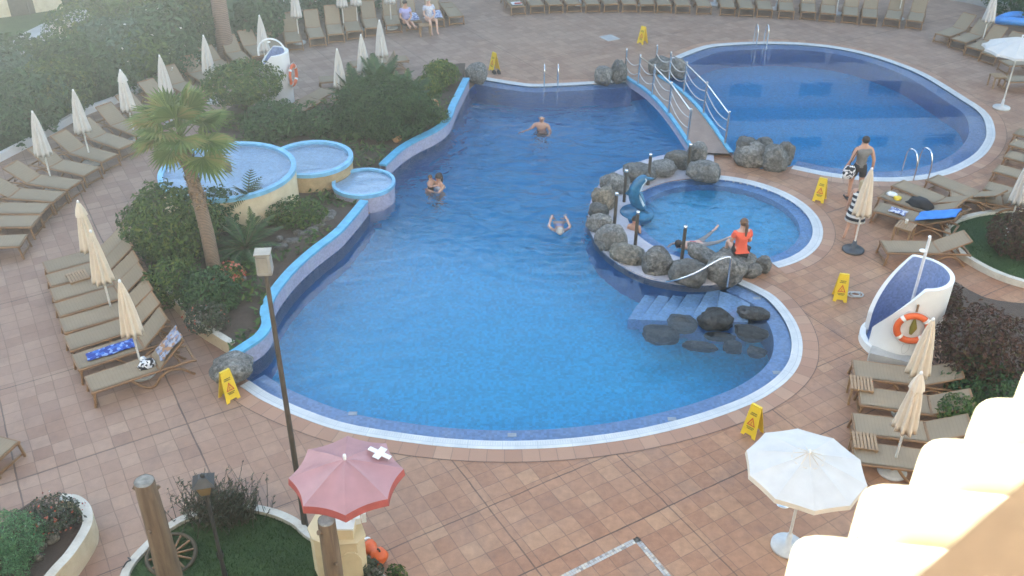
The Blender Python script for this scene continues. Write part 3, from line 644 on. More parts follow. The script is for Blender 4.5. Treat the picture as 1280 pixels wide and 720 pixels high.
# garden beyond the left row
gk_px = [(-70, 240), (0, 203), (36, 184.5), (62, 170), (110, 143.5), (150, 128), (200, 101), (240, 82), (275, 62), (310, 45), (335, 20), (350, 8), (420, 2), (470, -3), (520, -12)]
gk = catmull(pts(gk_px), 3)
kerbline(gk, G(60, 60), 0.14, 0.22, 'garden_kerb', 'white kerb between the far left lounger row and the hazy garden', 'whitewall')
gin = side_in(gk, 0.14, G(60, 60))
gp = [(p.x, p.y) for p in gin] + [(5, 70), (-58, 70), (-58, 20)]
tag(bump_sheet(gp, 0.06, 1.2, 0.08, 'garden_ground', MAT['lawn'], 0.3), kind='structure')
path = catmull(pts([(95, 100), (60, 60), (85, 40), (130, 20)], 0.0), 4); pw = offset(path, 1.2)
pm = MB(); pm.strip(atz(path, 0.17), atz(pw, 0.17)); tag(pm.build('garden_path', MAT['concrete']), kind='structure')
# square of pale mosaic let into the paving, floor marks
mq = MB(); c0 = G(797, 671)
e1 = Vector((math.cos(GRID), math.sin(GRID), 0)); e2 = Vector((-math.sin(GRID), math.cos(GRID), 0))
da = (G(845, 727) - c0).normalized(); db = (G(702, 719) - c0).normalized()
for dvec, ln, oth in ((da, 1.6, db), (db, 1.9, da)):
    k = 0.0
    while k < ln:
        wv = rnd.uniform(0.035, 0.06)
        for row in range(2):
            a = c0 + dvec * k + oth * (row * 0.05); bq = a + dvec * (wv * 0.93); mq.add([atz([a, ], 0.006)[0], atz([bq], 0.006)[0], atz([bq + oth * 0.046], 0.006)[0], atz([a + oth * 0.046], 0.006)[0]], [(0, 1, 2, 3)], mi=rnd.choice((0, 0, 1, 2)))
        k += wv
tag(mq.build('mosaic_border', [MAT['concrete'], MAT['concrete2'], MAT['kerb']], fix=True), kind='structure')
# ---------------------------------------------------------------- sun loungers
def make_lounger(angle):
    t = thing('sun_lounger', '', 'sun lounger')
    f = MB()
    for s in (-1, 1):
        f.tube([(0.0, s * .285, .325), (0.6, s * .285, .33), (1.3, s * .285, .33), (1.86, s * .285, .315), (1.95, s * .285, .29)], .025, 6)
    for x, z in ((0.015, .325), (.62, .30), (1.24, .31), (1.93, .295)): f.box((x, 0, z), (.045, .56, .04))
    f.box((0.04, 0, .05), (.035, .54, .035))
    f.build('frame', MAT['wood'], t)
    m = MB(); n = 9
    vs = []; fs = []
    for i in range(n):
        x = .03 + 1.19 * i / (n - 1)
        for j in range(5):
            y = -.262 + .524 * j / 4; vs.append((x, y, .358 - .018 * (1 - (2 * j / 4 - 1) ** 2)))
    for i in range(n - 1):
        for j in range(4): a = i * 5 + j; fs.append((a, a + 5, a + 6, a + 1))
    m.add(vs, fs, True); m.add([(v[0], v[1], v[2] - .02) for v in vs], [f_[::-1] for f_ in fs], True)
    m.box((.03, 0, .345), (.02, .53, .034))
    m.build('seat', MAT['sling'], t)
    for s in (-1, 1):
        l = MB(); l.tube([(0.05, s * .285, .33), (0.03, s * .288, .18), (0.0, s * .295, .0)], [.026, .024, .028], 6); l.build('leg', MAT['wood'], t)
        c = MB(); arc = catmull([(.72, s * .285, .31), (.86, s * .287, .14), (1.02, s * .29, .025), (1.13, s * .29, .06), (1.26, s * .29, .2), (1.45, s * .29, .27), (1.66, s * .29, .2), (1.80, s * .29, .06), (1.87, s * .29, .0)], 3)
        c.tube(arc, .026, 6); c.build('leg', MAT['wood'], t)
    b = MB(); vs = []; fs = []
    for i in range(6):
        x = .02 + .68 * i / 5
        for j in range(5):
            y = -.255 + .51 * j / 4; vs.append((x, y, .012 - .016 * (1 - (2 * j / 4 - 1) ** 2)))
    for i in range(5):
        for j in range(4): a = i * 5 + j; fs.append((a, a + 5, a + 6, a + 1))
    b.add(vs, fs, True); b.add([(v[0], v[1], v[2] - .018) for v in vs], [f_[::-1] for f_ in fs], True)
    bo = b.build('backrest', MAT['sling'], t); bo.location = (1.25, 0, .345); bo.rotation_euler = (0, -angle, 0)
    fr = MB()
    for s in (-1, 1): fr.tube([(0, s * .265, -.008), (.36, s * .265, -.008), (.72, s * .265, -.008)], .02, 6)
    fr.box((.715, 0, -.006), (.035, .53, .04)); fr.box((.36, 0, -.03), (.03, .52, .02)); fr.box((.0, 0, -.012), (.03, .52, .03))
    fr.build('backrest_frame', MAT['wood'], bo)
    if angle > .1:
        h = .72 * .55
        p = MB()
        for s in (-1, 1):
            p.tube([(1.25 + h * math.cos(angle), s * .2, .34 + h * math.sin(angle) - .02), (1.25 + h * math.cos(angle) + .12, s * .2, .30)], .012, 5)
        p.tube([(1.25 + h * math.cos(angle) + .12, -.2, .30), (1.25 + h * math.cos(angle) + .12, .2, .30)], .012, 5)
        p.build('prop_stay', MAT['wood'], t)
    return t
PROTO = {}
def lounger(px, py, rz, label, group, ang=0.62, z=0.0):
    k = round(ang, 2)
    first = k not in PROTO
    if first: PROTO[k] = make_lounger(ang)
    return place(PROTO[k], first, (*G(px, py)[:2], z), rz + rnd.uniform(-.035, .035), label, group)
ORD = ['first', 'second', 'third', 'fourth', 'fifth', 'sixth', 'seventh', 'eighth', 'ninth', 'tenth', 'eleventh', 'twelfth', 'thirteenth', 'fourteenth', 'fifteenth', 'sixteenth', 'seventeenth', 'eighteenth', 'nineteenth', 'twentieth']
# front left group
FL = [(115, 499), (99, 471), (89, 447), (82, 425), (76, 405), (70, 386), (65, 368), (61, 351)]
LOUNGE_FL = []
for i, (x, y) in enumerate(FL):
    rz = gdir(x, y, 100, -32 + i * 0.6)
    lab = ('nearest lounger of the left front group, patterned towel and clothes on its raised back' if i == 0 else
           'lounger with a blue batik cloth on its seat, in the left front group' if i == 1 else
           'farthest lounger of the left front group, at its upper end' if i == 7 else
           'taupe lounger in the left front group, %s up from the one with the blue cloth' % ORD[i - 2])
    LOUNGE_FL.append(lounger(x, y, rz, lab, 'loungers of the left front group', 0.72 if i < 2 else 0.62))
# row along the garden kerb
GR = [(35, 316, 150, -8), (50, 292, 160, -2), (62, 276, 160, 2), (79, 261, 160, 12), (98, 246, 160, 25), (119, 229, 160, 36), (141, 212, 160, 42), (163, 196, 150, 48), (184, 180, 140, 52), (204, 164, 130, 55), (226, 146, 110, 55), (247, 130, 100, 58), (268, 115, 90, 60), (288, 101, 80, 60), (308, 90, 70, 62), (328, 81, 65, 62), (347, 73, 60, 62)]
for i, (x, y, dx, dy) in enumerate(GR):
    rz = gdir(x, y, -dx * .4, -dy * .4)
    lab = ('lounger at the lower left end of the row along the garden kerb' if i == 0 else
           'lounger along the garden kerb, %s from the lower left end of that row' % ORD[i] if i < 9 else
           'lounger along the garden kerb near the topiary, %s before the arched outdoor shower' % ORD[16 - i])
    lounger(x, y, rz, lab, 'loungers along the garden kerb', (0.55, 0.65, 0.5)[(i * 5) % 3])
# far left row with the seated pair
FR = [(369, 64, -15, -40), (398, 58.5, -15, -40), (421, 54, -14, -38), (444, 50, -14, -38), (467, 46, -13, -36), (493, 42, -13, -36), (518, 38.5, -14, -32), (546, 35, -14, -30), (571, 31.5, -18, -20)]
FARROW = []
for i, (x, y, dx, dy) in enumerate(FR):
    rz = gdir(x, y, dx * .5, dy * .5)
    lab = ('lounger the woman in lilac sits on in the far left row' if i == 6 else 'lounger the person in the pale shirt sits on in the far left row' if i == 7 else
           'flat lounger at the right end of the far left row, beside the seated pair' if i == 8 else
           'lounger with raised taupe back in the far left row, %s from the arched outdoor shower' % ORD[i])
    FARROW.append(lounger(x, y, rz, lab, 'loungers of the far left row', 0.0 if i == 8 else (0.95, 0.85, 1.02)[i % 3]))
# long far row along the top
TR = [(648, 19), (672, 17.5), (695, 16.5), (717.5, 16), (741, 16), (764, 15.8), (787, 15.8), (809, 16.2), (830, 16.8), (853, 17.6), (879.5, 18.6), (909, 20.2), (932.5, 21.2), (955, 22.4), (982, 24), (1009, 25.5), (1033, 27.5), (1061, 30), (1085, 32.5), (1113, 34.5), (1141, 37)]
LONGROW = []
for i, (x, y) in enumerate(TR):
    q = G(x, y); cdir = Vector((q.x - 6.5, q.y - 16, 0))
    lab = ('lounger with a red and white item on it, left end of the long far row' if i == 0 else 'lounger at the right end of the long far row' if i == 20 else
           'lounger in the long far row, %s from its left end' % ORD[i] if i < 11 else 'lounger in the long far row, %s from its right end' % ORD[20 - i])
    LONGROW.append(lounger(x, y, math.atan2(cdir.y, cdir.x), lab, 'loungers of the long far row', (0.95, 0.9, 0.95, 1.02, 0.85)[(i * 7) % 5]))
# right groups
RU = [(1175, 55, 60, -24, 'outermost on the left of the four upper right loungers'), (1195, 62.5, 60, -24, 'under the closed parasol of the upper right group'), (1214, 72, 60, -24, 'third outward of the upper right group, beside the open white parasol'), (1232, 80, 60, -20, 'under the open white parasol, its foot showing'), (1252, 91, 60, -4, 'beneath the open white parasol by the right edge'), (1252, 111, 60, 0, 'lowest of the upper right group, below the open white parasol')]
for i, (x, y, dx, dy, s) in enumerate(RU):
    lounger(x, y, gdir(x, y, dx * .5, dy * .5), 'taupe lounger ' + s, 'loungers of the upper right group', 0.7)
RM = [(1092, 273, 60, 18, 0.5, 'lounger with the bright blue towel over its back, right of the striped dress'), (1100, 256, 60, 20, 0.5, 'lounger holding the black bag and a yellow cloth, right side'), (1118, 243, 58, 23, 0.45, 'lounger nearest the round pool ladder, empty and taupe'), (1161, 236, 55, 23, 0.45, 'empty taupe lounger between the ladder lounger and the kerb of the round pool'),
      (1184, 256, 60, 10, 0.75, 'lounger showing its brown underside with steep back, above the right lawn tip'), (1228, 246, 58, 16, 0.5, 'lounger left of the cut off white parasol at the right edge'), (1240, 224, 58, 16, 0.45, 'right edge lounger just above the one beside the white parasol'), (1254, 206, 58, 16, 0.45, 'third lounger up from the white parasol along the right edge'), (1260, 191, 58, 16, 0.45, 'fourth lounger up from the white parasol along the right edge'), (1266, 177, 58, 16, 0.45, 'topmost lounger of the right edge stack beside the round pool')]
RMO = []
for i, (x, y, dx, dy, a, s) in enumerate(RM):
    RMO.append(lounger(x, y, gdir(x, y, dx, dy), s, 'loungers of the right middle group', a))
lounger(1100, 324, gdir(1100, 324, 60, 1), 'lone lounger between the striped dress and the white shower', 'loungers of the right middle group', 0.45)
BR = [(1062, 478, 'closest to the white shower'), (1069, 512, 'second down from the white shower'), (1062, 547, 'third down from the white shower'), (1061, 583, 'lowest, partly behind the roof tiles')]
for i, (x, y, s) in enumerate(BR):
    lounger(x, y, gdir(x, y, 100, 14), 'lounger of the four below the life ring, ' + s, 'loungers below the white shower', 0.42)
# loungers by the shrubs in the middle left
lounger(434, 104, gdir(434, 104, 30, -1.5), 'lounger with steep brown back behind the big shrub', 'loungers behind the big shrub', 1.0)
lounger(440, 92, gdir(440, 92, 26, -3), 'low flat lounger under the closed parasols behind the big shrub', 'loungers behind the big shrub', 0.0)
lounger(400, 112, gdir(400, 112, 26, -2), 'dark flat lounger half hidden behind the big shrub', 'loungers behind the big shrub', 0.0)
lounger(412, 124, gdir(412, 124, -26, 14), 'dark lounger between the arched shower and the big shrub', 'loungers behind the big shrub', 0.0)
lounger(397, 136, gdir(397, 136, -26, 14), 'lower dark lounger between the arched shower and the big shrub', 'loungers behind the big shrub', 0.0)
lounger(16, 584, gdir(16, 584, -60, -14), 'brown lounger end poking in at the left edge above the planter', None, 0.5)

# ---------------------------------------------------------------- slatted side tables
def make_table():
    t = thing('side_table', '', 'side table')
    m = MB()
    for k in range(7): m.box((-.18 + k * .06, 0, .40), (.045, .44, .022))
    for s in (-1, 1): m.box((0, s * .19, .375), (.42, .03, .03))
    m.build('table_top', MAT['slat'], t)
    for sx in (-1, 1):
        for sy in (-1, 1): MB().box((sx * .18, sy * .19, .18), (.04, .04, .36)).build('leg', MAT['slat'], t)
    return t
tb0 = make_table()
for i, (x, y, z, a, s) in enumerate([(1132, 282, .40, (1091, 273, 60, 18), 'slatted wooden side table with a white cup, before the blue towel lounger'), (1077, 479, .40, (1062, 478, 100, 14), 'slatted side table between the top two loungers below the white shower'), (1081, 551, .40, (1062, 547, 100, 14), 'slatted side table between the lowest loungers below the white shower'), (1247, 98, .3, (1252, 91, 60, 0), 'brown side table beneath the open white parasol, upper right'), (97, 345, .40, (65, 368, 100, -30), 'slatted side table among the upper loungers of the left front group'), (531, 34, .3, (518, 38, -14, -32), 'small side table between the two seated people')]):
    p = G(x, y, z); place(tb0, i == 0, (p.x, p.y, 0), gdir(*a), s, 'slatted side tables')
cup = MB(); p = G(1133, 281, .41); cup.lathe([(.03, 0), (.04, .1)], 12, Matrix.Translation((p.x + .02, p.y + .08, .412)), capb=True); tag(cup.build('cup', MAT['white']), 'white cup standing on the slatted table by the blue towel lounger', 'cup')

# ---------------------------------------------------------------- parasols
def pleat(n, amp, seed):
    ph = [rnd.uniform(-.06, .06) for _ in range(64)]
    def f(a, z): return 1 + amp * math.cos(n * a) + 0.05 * math.sin(3 * a + seed + z * 3) + ph[int(a / (2 * PI) * 63)] * .4
    return f
def make_parasol(tier, mat, base):
    t = thing('closed_parasol', '', 'parasol')
    b = MB(); b.lathe([(0.0, .0), (.25, .0), (.255, .035), (.22, .06), (.06, .075), (.045, .26), (.0, .26)], 28); b.build('base', MAT[base], t)
    MB().tube([(0, 0, .06), (0, 0, 2.12)], .022, 8).build('pole', MAT['pole'], t)
    c = MB(); prof = [(.028, 2.12), (.05, 2.02), (.083, 1.85), (.11, 1.65), (.135, 1.45), (.155, 1.25), (.175, 1.08), (.185, .97)]
    c.lathe([(.14, .985)] + prof[::-1], 64, mod=pleat(9, .22, tier)); c.build('canopy', MAT[mat], t)
    if tier:
        v = MB(); v.lathe([(.125, 1.83), (.10, 1.95), (.06, 2.06), (.033, 2.13)], 48, mod=pleat(8, .1, 3)); v.build('vent_cap', MAT[mat], t)
    MB().lathe([(.0, 2.12), (.025, 2.125), (.03, 2.15), (.018, 2.18), (0, 2.19)], 10).build('finial', MAT['white'], t)
    return t
PP = {}
def parasol(px, py, label, tier=0, mat='canopy', base='basepale', group='closed parasols', rz=None, foot=None):
    k = (tier, mat, base); first = k not in PP
    if first: PP[k] = make_parasol(*k)
    loc = G(*foot) if foot else vfoot(px, py, 2.17)
    o = place(PP[k], first, loc, rnd.uniform(0, 6) if rz is None else rz, label, group)
    s = rnd.uniform(.96, 1.04); o.scale = (s, s, 1); return o
for x, y, ti, s in [(40, 139, 0, 'leftmost closed white parasol, in front of the hazy hedge'), (91, 112, 0, 'closed white parasol second from the left along the garden kerb'), (150, 87, 1, 'closed parasol with a capped top just left of the palm crown'), (199, 69, 0, 'closed parasol rising behind the palm fronds'), (254, 44, 0, 'closed white parasol left of the topiary, before the old palm trunk'), (324, 19, 0, 'closed white parasol just above the arched outdoor shower'),
                    (366, -20, 0, 'closed parasol at the top edge behind the far left row start'), (424, -32, 0, 'left of two neighbouring closed parasols at the top edge'), (442, -34, 0, 'right of two neighbouring closed parasols at the top edge'), (485, -36, 0, 'closed parasol with its pole beside the woman in lilac'),
                    (421, 61, 0, 'lowest left of the three closed parasols over the big shrub'), (451, 43, 0, 'middle one of the three closed parasols over the big shrub'), (474, 25, 0, 'upper right one of the three closed parasols over the big shrub'), (1246, -14, 0, 'closed parasol of the upper right group by the blue inflatable'), (1290, 196, 0, 'white parasol cut off by the right edge above the lawn')]:
    parasol(x, y, s, ti)
for x, y, ti, s in [(97, 251, 1, 'closed cream parasol with capped top, rear of the left front three'), (113, 288, 0, 'closed cream parasol in the middle of the left front three'), (149, 350, 0, 'nearest closed cream parasol, over the blue cloth lounger'), (1167, 398, 0, 'closed cream parasol in front of the burgundy bush and life ring'), (1152, 465, 1, 'closed cream parasol with capped top over the four loungers below the shower')]:
    parasol(x, y, s, ti, 'canopycream')
parasol(1090, 210, 'closed cream parasol on a dark base beside the striped dress', 0, 'canopycream', 'base')
for i, x in enumerate((725, 800, 893, 970, 1045, 1122)):
    q = G(x, 12 + max(0, (x - 950) * .07)); parasol(0, 0, 'closed parasol standing behind the long far row, %s from its left' % ORD[i], foot=(x, 6 + max(0, (x - 900) * .08)))
def open_parasol(name, label, cx, cy, z, rad, n, drop, val, mats, cat='parasol', seg=3, foot_dz=0, baseM='basepale', rz=0.0, vent=False, scallop=False):
    p = G(cx, cy, z); t = thing(name, label, cat, (p.x, p.y, 0), rz)
    MB().lathe([(0, 0), (.26, 0), (.26, .05), (.05, .07), (.04, .3), (0, .3)], 28).build('base', MAT[baseM], t)
    MB().tube([(0, 0, .06), (0, 0, z - .02)], .024, 8).build('pole', MAT['pole'], t)
    c = MB(); rings = [[]]
    K = 8
    def rim(k, fr, u):
        a0 = 2 * PI * k / n; a1 = 2 * PI * (k + 1) / n
        A = Vector((math.cos(a0), math.sin(a0), 0)) * rad * fr; B = Vector((math.cos(a1), math.sin(a1), 0)) * rad * fr
        q = A.lerp(B, u); s = 4 * u * (1 - u); q *= (1 - (0.06 if scallop else .012) * s * fr)
        q.z = z - drop * (fr ** 1.25) + (-.02) * s * fr * (1 - fr) * 4
        return q
    S = 6
    for k in range(n):
        vs = []; fs = []
        for i in range(K + 1):
            for j in range(S + 1): vs.append(rim(k, max(i / K, .001), j / S))
        for i in range(K):
            for j in range(S): a = i * (S + 1) + j; fs.append((a, a + S + 1, a + S + 2, a + 1))
        c.add(vs, fs, True)
    c.build('canopy', MAT[mats[0]], t)
    v = MB()
    for k in range(n):
        vs = []
        for j in range(S + 1):
            q = rim(k, 1.0, j / S); s = 4 * (j / S) * (1 - j / S); vs.append(q); vs.append(q * 1.0 + Vector((q.x * .02, q.y * .02, -val)))
        v.add(vs, [(2 * j, 2 * j + 1, 2 * j + 3, 2 * j + 2) for j in range(S)], True)
    v.build('valance', MAT[mats[1]], t)
    rb = MB()
    for k in range(n):
        q0 = rim(k, .04, 0); q1 = rim(k, .5, 0); q2 = rim(k, .98, 0); rb.tube([q0 - Vector((0, 0, .03)), q1 - Vector((0, 0, .03)), q2 - Vector((0, 0, .025))], .008, 4)
        rb.tube([Vector((0, 0, z - .75)), rim(k, .5, 0) - Vector((0, 0, .03))], .006, 4)
    rb.build('ribs', MAT['pole'], t)
    if vent:
        m = MB()
        for k in range(n):
            a = 2 * PI * k / n; b = 2 * PI * (k + 1) / n; r0 = rad * .27
            m.add([(0, 0, z + .045), (r0 * math.cos(a), r0 * math.sin(a), z - .012 - drop * .2), (r0 * .93 * math.cos((a + b) / 2), r0 * .93 * math.sin((a + b) / 2), z - .008 - drop * .19), (r0 * math.cos(b), r0 * math.sin(b), z - .012 - drop * .2)], [(0, 1, 2, 3)], False)
            ro = r0 * 1.015; m.tube([(ro * math.cos(a), ro * math.sin(a), z - .02 - drop * .2), (ro * math.cos(b), ro * math.sin(b), z - .02 - drop * .2)], .011, 4, mi=1)
            m.tube([(0, 0, z + .05), (r0 * math.cos(a), r0 * math.sin(a), z - .008 - drop * .2)], .007, 4, mi=1)
        m.build('vent_cap', [MAT[mats[0]], MAT['canopycream']], t)
    MB().lathe([(0, z + .09), (.022, z + .085), (.026, z + .05), (.02, z - .01)], 10).build('finial', MAT['white'], t)
    return t
open_parasol('open_parasol', 'open white parasol on a pale base, half behind the roof tiles', 1011, 568, 1.95, .88, 10, .26, .07, ('canopy', 'canopycream'), rz=.2, vent=True)
open_parasol('open_parasol', 'open white parasol over the upper right loungers', 1278, 47, 2.3, 1.05, 12, .36, .07, ('canopy', 'canopy'), scallop=True)
rp = open_parasol('open_parasol', 'red parasol paled by painted sheen, with a white cross, beside the tall lamp post', 431, 574, 2.35, .80, 8, .27, .12, ('redcanvas', 'redtrim'), rz=.13, scallop=True)
# white cross sewn on one panel
cr = MB(); ang = 0.42; rr = .52
ce = Vector((math.cos(ang), math.sin(ang), 0)) * rr; ra = Vector((math.cos(ang), math.sin(ang), -.42)).normalized(); tg = Vector((-math.sin(ang), math.cos(ang), 0))
q4 = R(42); ra, tg = ra * math.cos(q4) + tg * math.sin(q4), tg * math.cos(q4) - ra * math.sin(q4)
zc = 2.35 - .27 * ((rr / .80) ** 1.25) + .03
for (a, b_) in (((-.17, .17), (-.05, .05)), ((-.05, .05), (-.17, .17))):
    q = [Vector((ce.x, ce.y, zc)) + ra * u + tg * v for u, v in ((a[0], b_[0]), (a[1], b_[0]), (a[1], b_[1]), (a[0], b_[1]))]
    nn = ra.cross(tg).normalized() * (.004 if a[0] < -.1 else .006)
    cr.add([x + nn for x in q] + [x - nn for x in q], [(0, 1, 2, 3), (7, 6, 5, 4), (0, 4, 5, 1), (1, 5, 6, 2), (2, 6, 7, 3), (3, 7, 4, 0)])
cro = cr.build('cross_emblem', MAT['white'], rp); cro.rotation_euler = (0, 0, -.13 + .13)

# ---------------------------------------------------------------- wet floor signs
def make_sign():
    t = thing('wet_floor_sign', '', 'warning sign')
    for s in (-1, 1):
        m = MB(); W0, W1, Hh, tk = .15, .105, .62, .012
        out = [(-W0, 0), (-W0 * .55, 0), (-W0 * .42, .05), (W0 * .42, .05), (W0 * .55, 0), (W0, 0), (W1, Hh), (-W1, Hh)]
        sl = .13
        def P(x, z, o): return (s * (sl * (1 - z / Hh) + .012 + o), x, z)
        vs = [P(x, z, tk / 2) for x, z in out] + [P(x, z, -tk / 2) for x, z in out]; n = len(out)
        tri = geometry.tessellate_polygon([[Vector((x, z, 0)) for x, z in out]])
        fs = [tuple(a) for a in tri] + [tuple(n + i for i in a[::-1]) for a in tri] + [(i, (i + 1) % n, n + (i + 1) % n, n + i) for i in range(n)]
        m.add(vs, fs); pn = m.build('panel', MAT['yellow'], t, fix=True)
        d = MB()
        def Q(x, z): return P(x, z, tk / 2 + .0025)
        def quad(a, b, c, e, mi): d.add([Q(*a), Q(*b), Q(*c), Q(*e)], [(0, 1, 2, 3)], mi=mi)
        for zz, ww in ((.47, .055), (.435, .07), (.185, .075), (.155, .06)):
            x = -ww
            while x < ww - .008:
                wv = rnd.uniform(.008, .016); quad((x, zz), (x + wv, zz), (x + wv, zz + .022), (x, zz + .022), 1); x += wv + .006
        tri_o = [(-.085, .23), (.085, .23), (0, .40)]; tri_i = [(-.055, .247), (.055, .247), (0, .362)]
        for i in range(3):
            j = (i + 1) % 3; quad(tri_o[i], tri_o[j], tri_i[j], tri_i[i], 0)
        quad((-.01, .30), (.012, .31), (.004, .275), (-.018, .265), 0); quad((-.03, .262), (.03, .258), (.03, .25), (-.03, .252), 0); quad((-.008, .32), (.012, .32), (.012, .335), (-.008, .335), 0)
        d.build('printing', [MAT['red'], MAT['black']], pn)
    MB().box((0, 0, .625), (.05, .2, .03)).build('handle', MAT['yellow'], t)
    return t
sg = make_sign()
for i, (x, y, a, s) in enumerate([(287, 497, -.75, 'yellow wet floor sign beside the lone grey boulder, left of the pool'), (618, 88, .6, 'yellow wet floor sign at the deep end near the far ladder'), (803, 54, -2.4, 'yellow wet floor sign near the far end of the bridge'), (1024, 250, -2.1, 'yellow wet floor sign between the small pool and the walking man'), (1049, 373, -1.8, 'yellow wet floor sign left of the white shower'), (940, 541, -2.35, 'yellow wet floor sign between the pool coping and the open white parasol')]):
    place(sg, i == 0, G(x, y), a, s, 'wet floor signs')

# ---------------------------------------------------------------- outdoor showers
def shower(name, label, c, rad, h, open_dir, lowh, thick=.09, flat=1.75, n=72):
    t = thing(name, label, 'outdoor shower', (c.x, c.y, 0))
    def hh(a):
        d = abs((a - open_dir + PI) % (2 * PI) - PI)           # 0 at the mouth
        e = max(0.0, min(1.0, (d - .42) / (PI - flat - .42)))
        return lowh + (h - lowh) * e
    m = MB(); mo = .42
    A = [open_dir + mo + (2 * PI - 2 * mo) * k / n for k in range(n + 1)]
    O0 = [Vector((rad * math.cos(a), rad * math.sin(a), 0)) for a in A]; O1 = [Vector((p.x, p.y, hh(a))) for p, a in zip(O0, A)]
    ri = rad - thick
    I0 = [Vector((ri * math.cos(a), ri * math.sin(a), 0)) for a in A]; I1 = [Vector((p.x, p.y, hh(a))) for p, a in zip(I0, A)]
    m.strip(O0, O1, smooth=True); m.strip(O1, I1, smooth=True)
    for k in (0, -1): m.add([O0[k], O1[k], I1[k], I0[k]], [(0, 1, 2, 3)])
    m.build('shell', MAT['whitewall'], t)
    i_ = MB(); i_.strip(I0, atz_h(I1, -.01), smooth=True); i_.sheet(circ((0, 0), ri, 48), .05); i_.build('mosaic_lining', MAT['blueinner'], t)
    k = MB(); rr = circ((0, 0), rad + .06, 40, 0, open_dir - .75, open_dir + .75, True); r2 = circ((0, 0), rad - .06, 40, 0, open_dir - .75, open_dir + .75, True)
    k.strip(atz(rr, .16), atz(r2, .16), smooth=True); k.strip(atz(rr, .16), rr, smooth=True); k.strip(atz(r2, .16), r2, smooth=True); k.build('step_kerb', MAT['whitewall'], t)
    return t
def atz_h(P, d): return [Vector((p.x, p.y, p.z + d)) for p in P]
SC = G(1121, 430); sh1 = shower('outdoor_shower', 'white spiral shower wall lined in blue mosaic, beside the burgundy bushes', SC, .70, 1.75, math.atan2(.16, -1), .55, flat=1.5)
MB().tube([(.12, .1, .05), (.12, .1, 2.45), (.10, .08, 2.5)], .03, 10).build('pipe', MAT['white'], sh1)
MB().lathe([(.0, 0), (.07, -.02), (.075, -.035), (0, -.035)], 14, Matrix.Translation((.06, .1, 2.2))).build('shower_head', MAT['white'], sh1)
SC2 = G(347, 128); sh2 = shower('outdoor_shower', 'white outdoor shower with an arched pipe, behind the topiary shrub', SC2, .54, 1.68, math.atan2(-.15, -1), 1.0, flat=1.5)
ar = [(.42 * math.cos(a) * 1.0, 0.1, 1.62 + .42 * math.sin(a) * 1.0) for a in [PI * k / 14 for k in range(15)]]
MB().tube([(.42, .1, 1.0)] + ar + [(-.42, .1, 1.5)], .03, 8).build('pipe', MAT['white'], sh2)
MB().lathe([(0, 0), (.05, -.03), (.055, -.05), (0, -.05)], 12, Matrix.Translation((-.05, .1, 1.98))).build('shower_head', MAT['white'], sh2)
def lifering(name, label, c, nrm, rad=.29):
    t = thing(name, label, 'life ring', c)
    nrm = nrm.normalized(); M = nrm.to_track_quat('Z', 'Y').to_matrix().to_4x4()
    for k in range(8):
        a0 = 2 * PI * k / 8 + (.0 if k % 2 == 0 else .0); wband = .22
    m = MB(); P = [(rad * math.cos(2 * PI * k / 40), rad * math.sin(2 * PI * k / 40), 0) for k in range(40)]
    m.tube(P, .068, 10, M, closed=True, squash=.75); m.build('ring', MAT['orange'], t)
    for k in range(4):
        a = PI / 4 + k * PI / 2; b = MB(); b.tube([(rad * math.cos(a + u), rad * math.sin(a + u), 0) for u in (-.11, -.05, .05, .11)], .072, 10, M, squash=.75); b.build('white_band', MAT['white'], t)
    r = MB(); r.tube([((rad + .085 + (.03 if k % 2 else 0)) * math.cos(2 * PI * k / 16), (rad + .085 + (.03 if k % 2 else 0)) * math.sin(2 * PI * k / 16), 0) for k in range(16)], .008, 5, M, closed=True); r.build('grab_line', MAT['rope'], t)
    return t, M
fd = (Vector((0, 0, 0)) - Vector((SC.x, SC.y, 0))).normalized(); a = math.atan2(fd.y, fd.x) + .26; fn = Vector((math.cos(a), math.sin(a), 0))
LR = Vector((SC.x, SC.y, 0)) + fn * (.70 + .075); lr, M = lifering('life_ring', 'orange and white life ring hanging on the white spiral shower wall', Vector((LR.x, LR.y, .92)), fn)
hk = MB(); hk.tube([(0, .28, -.05), (0, .52, -.05)], .022, 6, M); hk.build('hanger', MAT['wood'], lr)
bg = MB(); bg.tube([(0, .2, -.03), (.02, 0, -.03), (.0, -.15, -.03)], [.02, .07, .03], 8, M); bg.build('rope_bag', MAT['yellowleaf'], lr)
rl = MB(); rl.tube(catmull([(-.02, -.3, 0), (-.1, -.45, 0), (-.05, -.62, 0), (.03, -.5, 0), (.02, -.34, 0)], 4), .007, 5, M); rl.build('loose_line', MAT['rope'], lr)
a2 = -.15; fn2 = Vector((math.cos(a2), math.sin(a2), 0)); LR2 = Vector((SC2.x, SC2.y, 0)) + fn2 * (.56 + .075); lifering('life_ring', 'orange life ring seen edge on, hanging on the arched outdoor shower', Vector((LR2.x, LR2.y, .95)), fn2)
# stone bench at the foot of the shower
bn = MB(); p = G(1117, 455); q = gdir(1092, 447, 50, 12); bn.box((p.x, p.y, .11), (1.0, .3, .22), rz=q, taper=.95); tag(bn.build('stone_block', MAT['concrete']), 'long grey stone block at the foot of the white spiral shower', 'stone block')

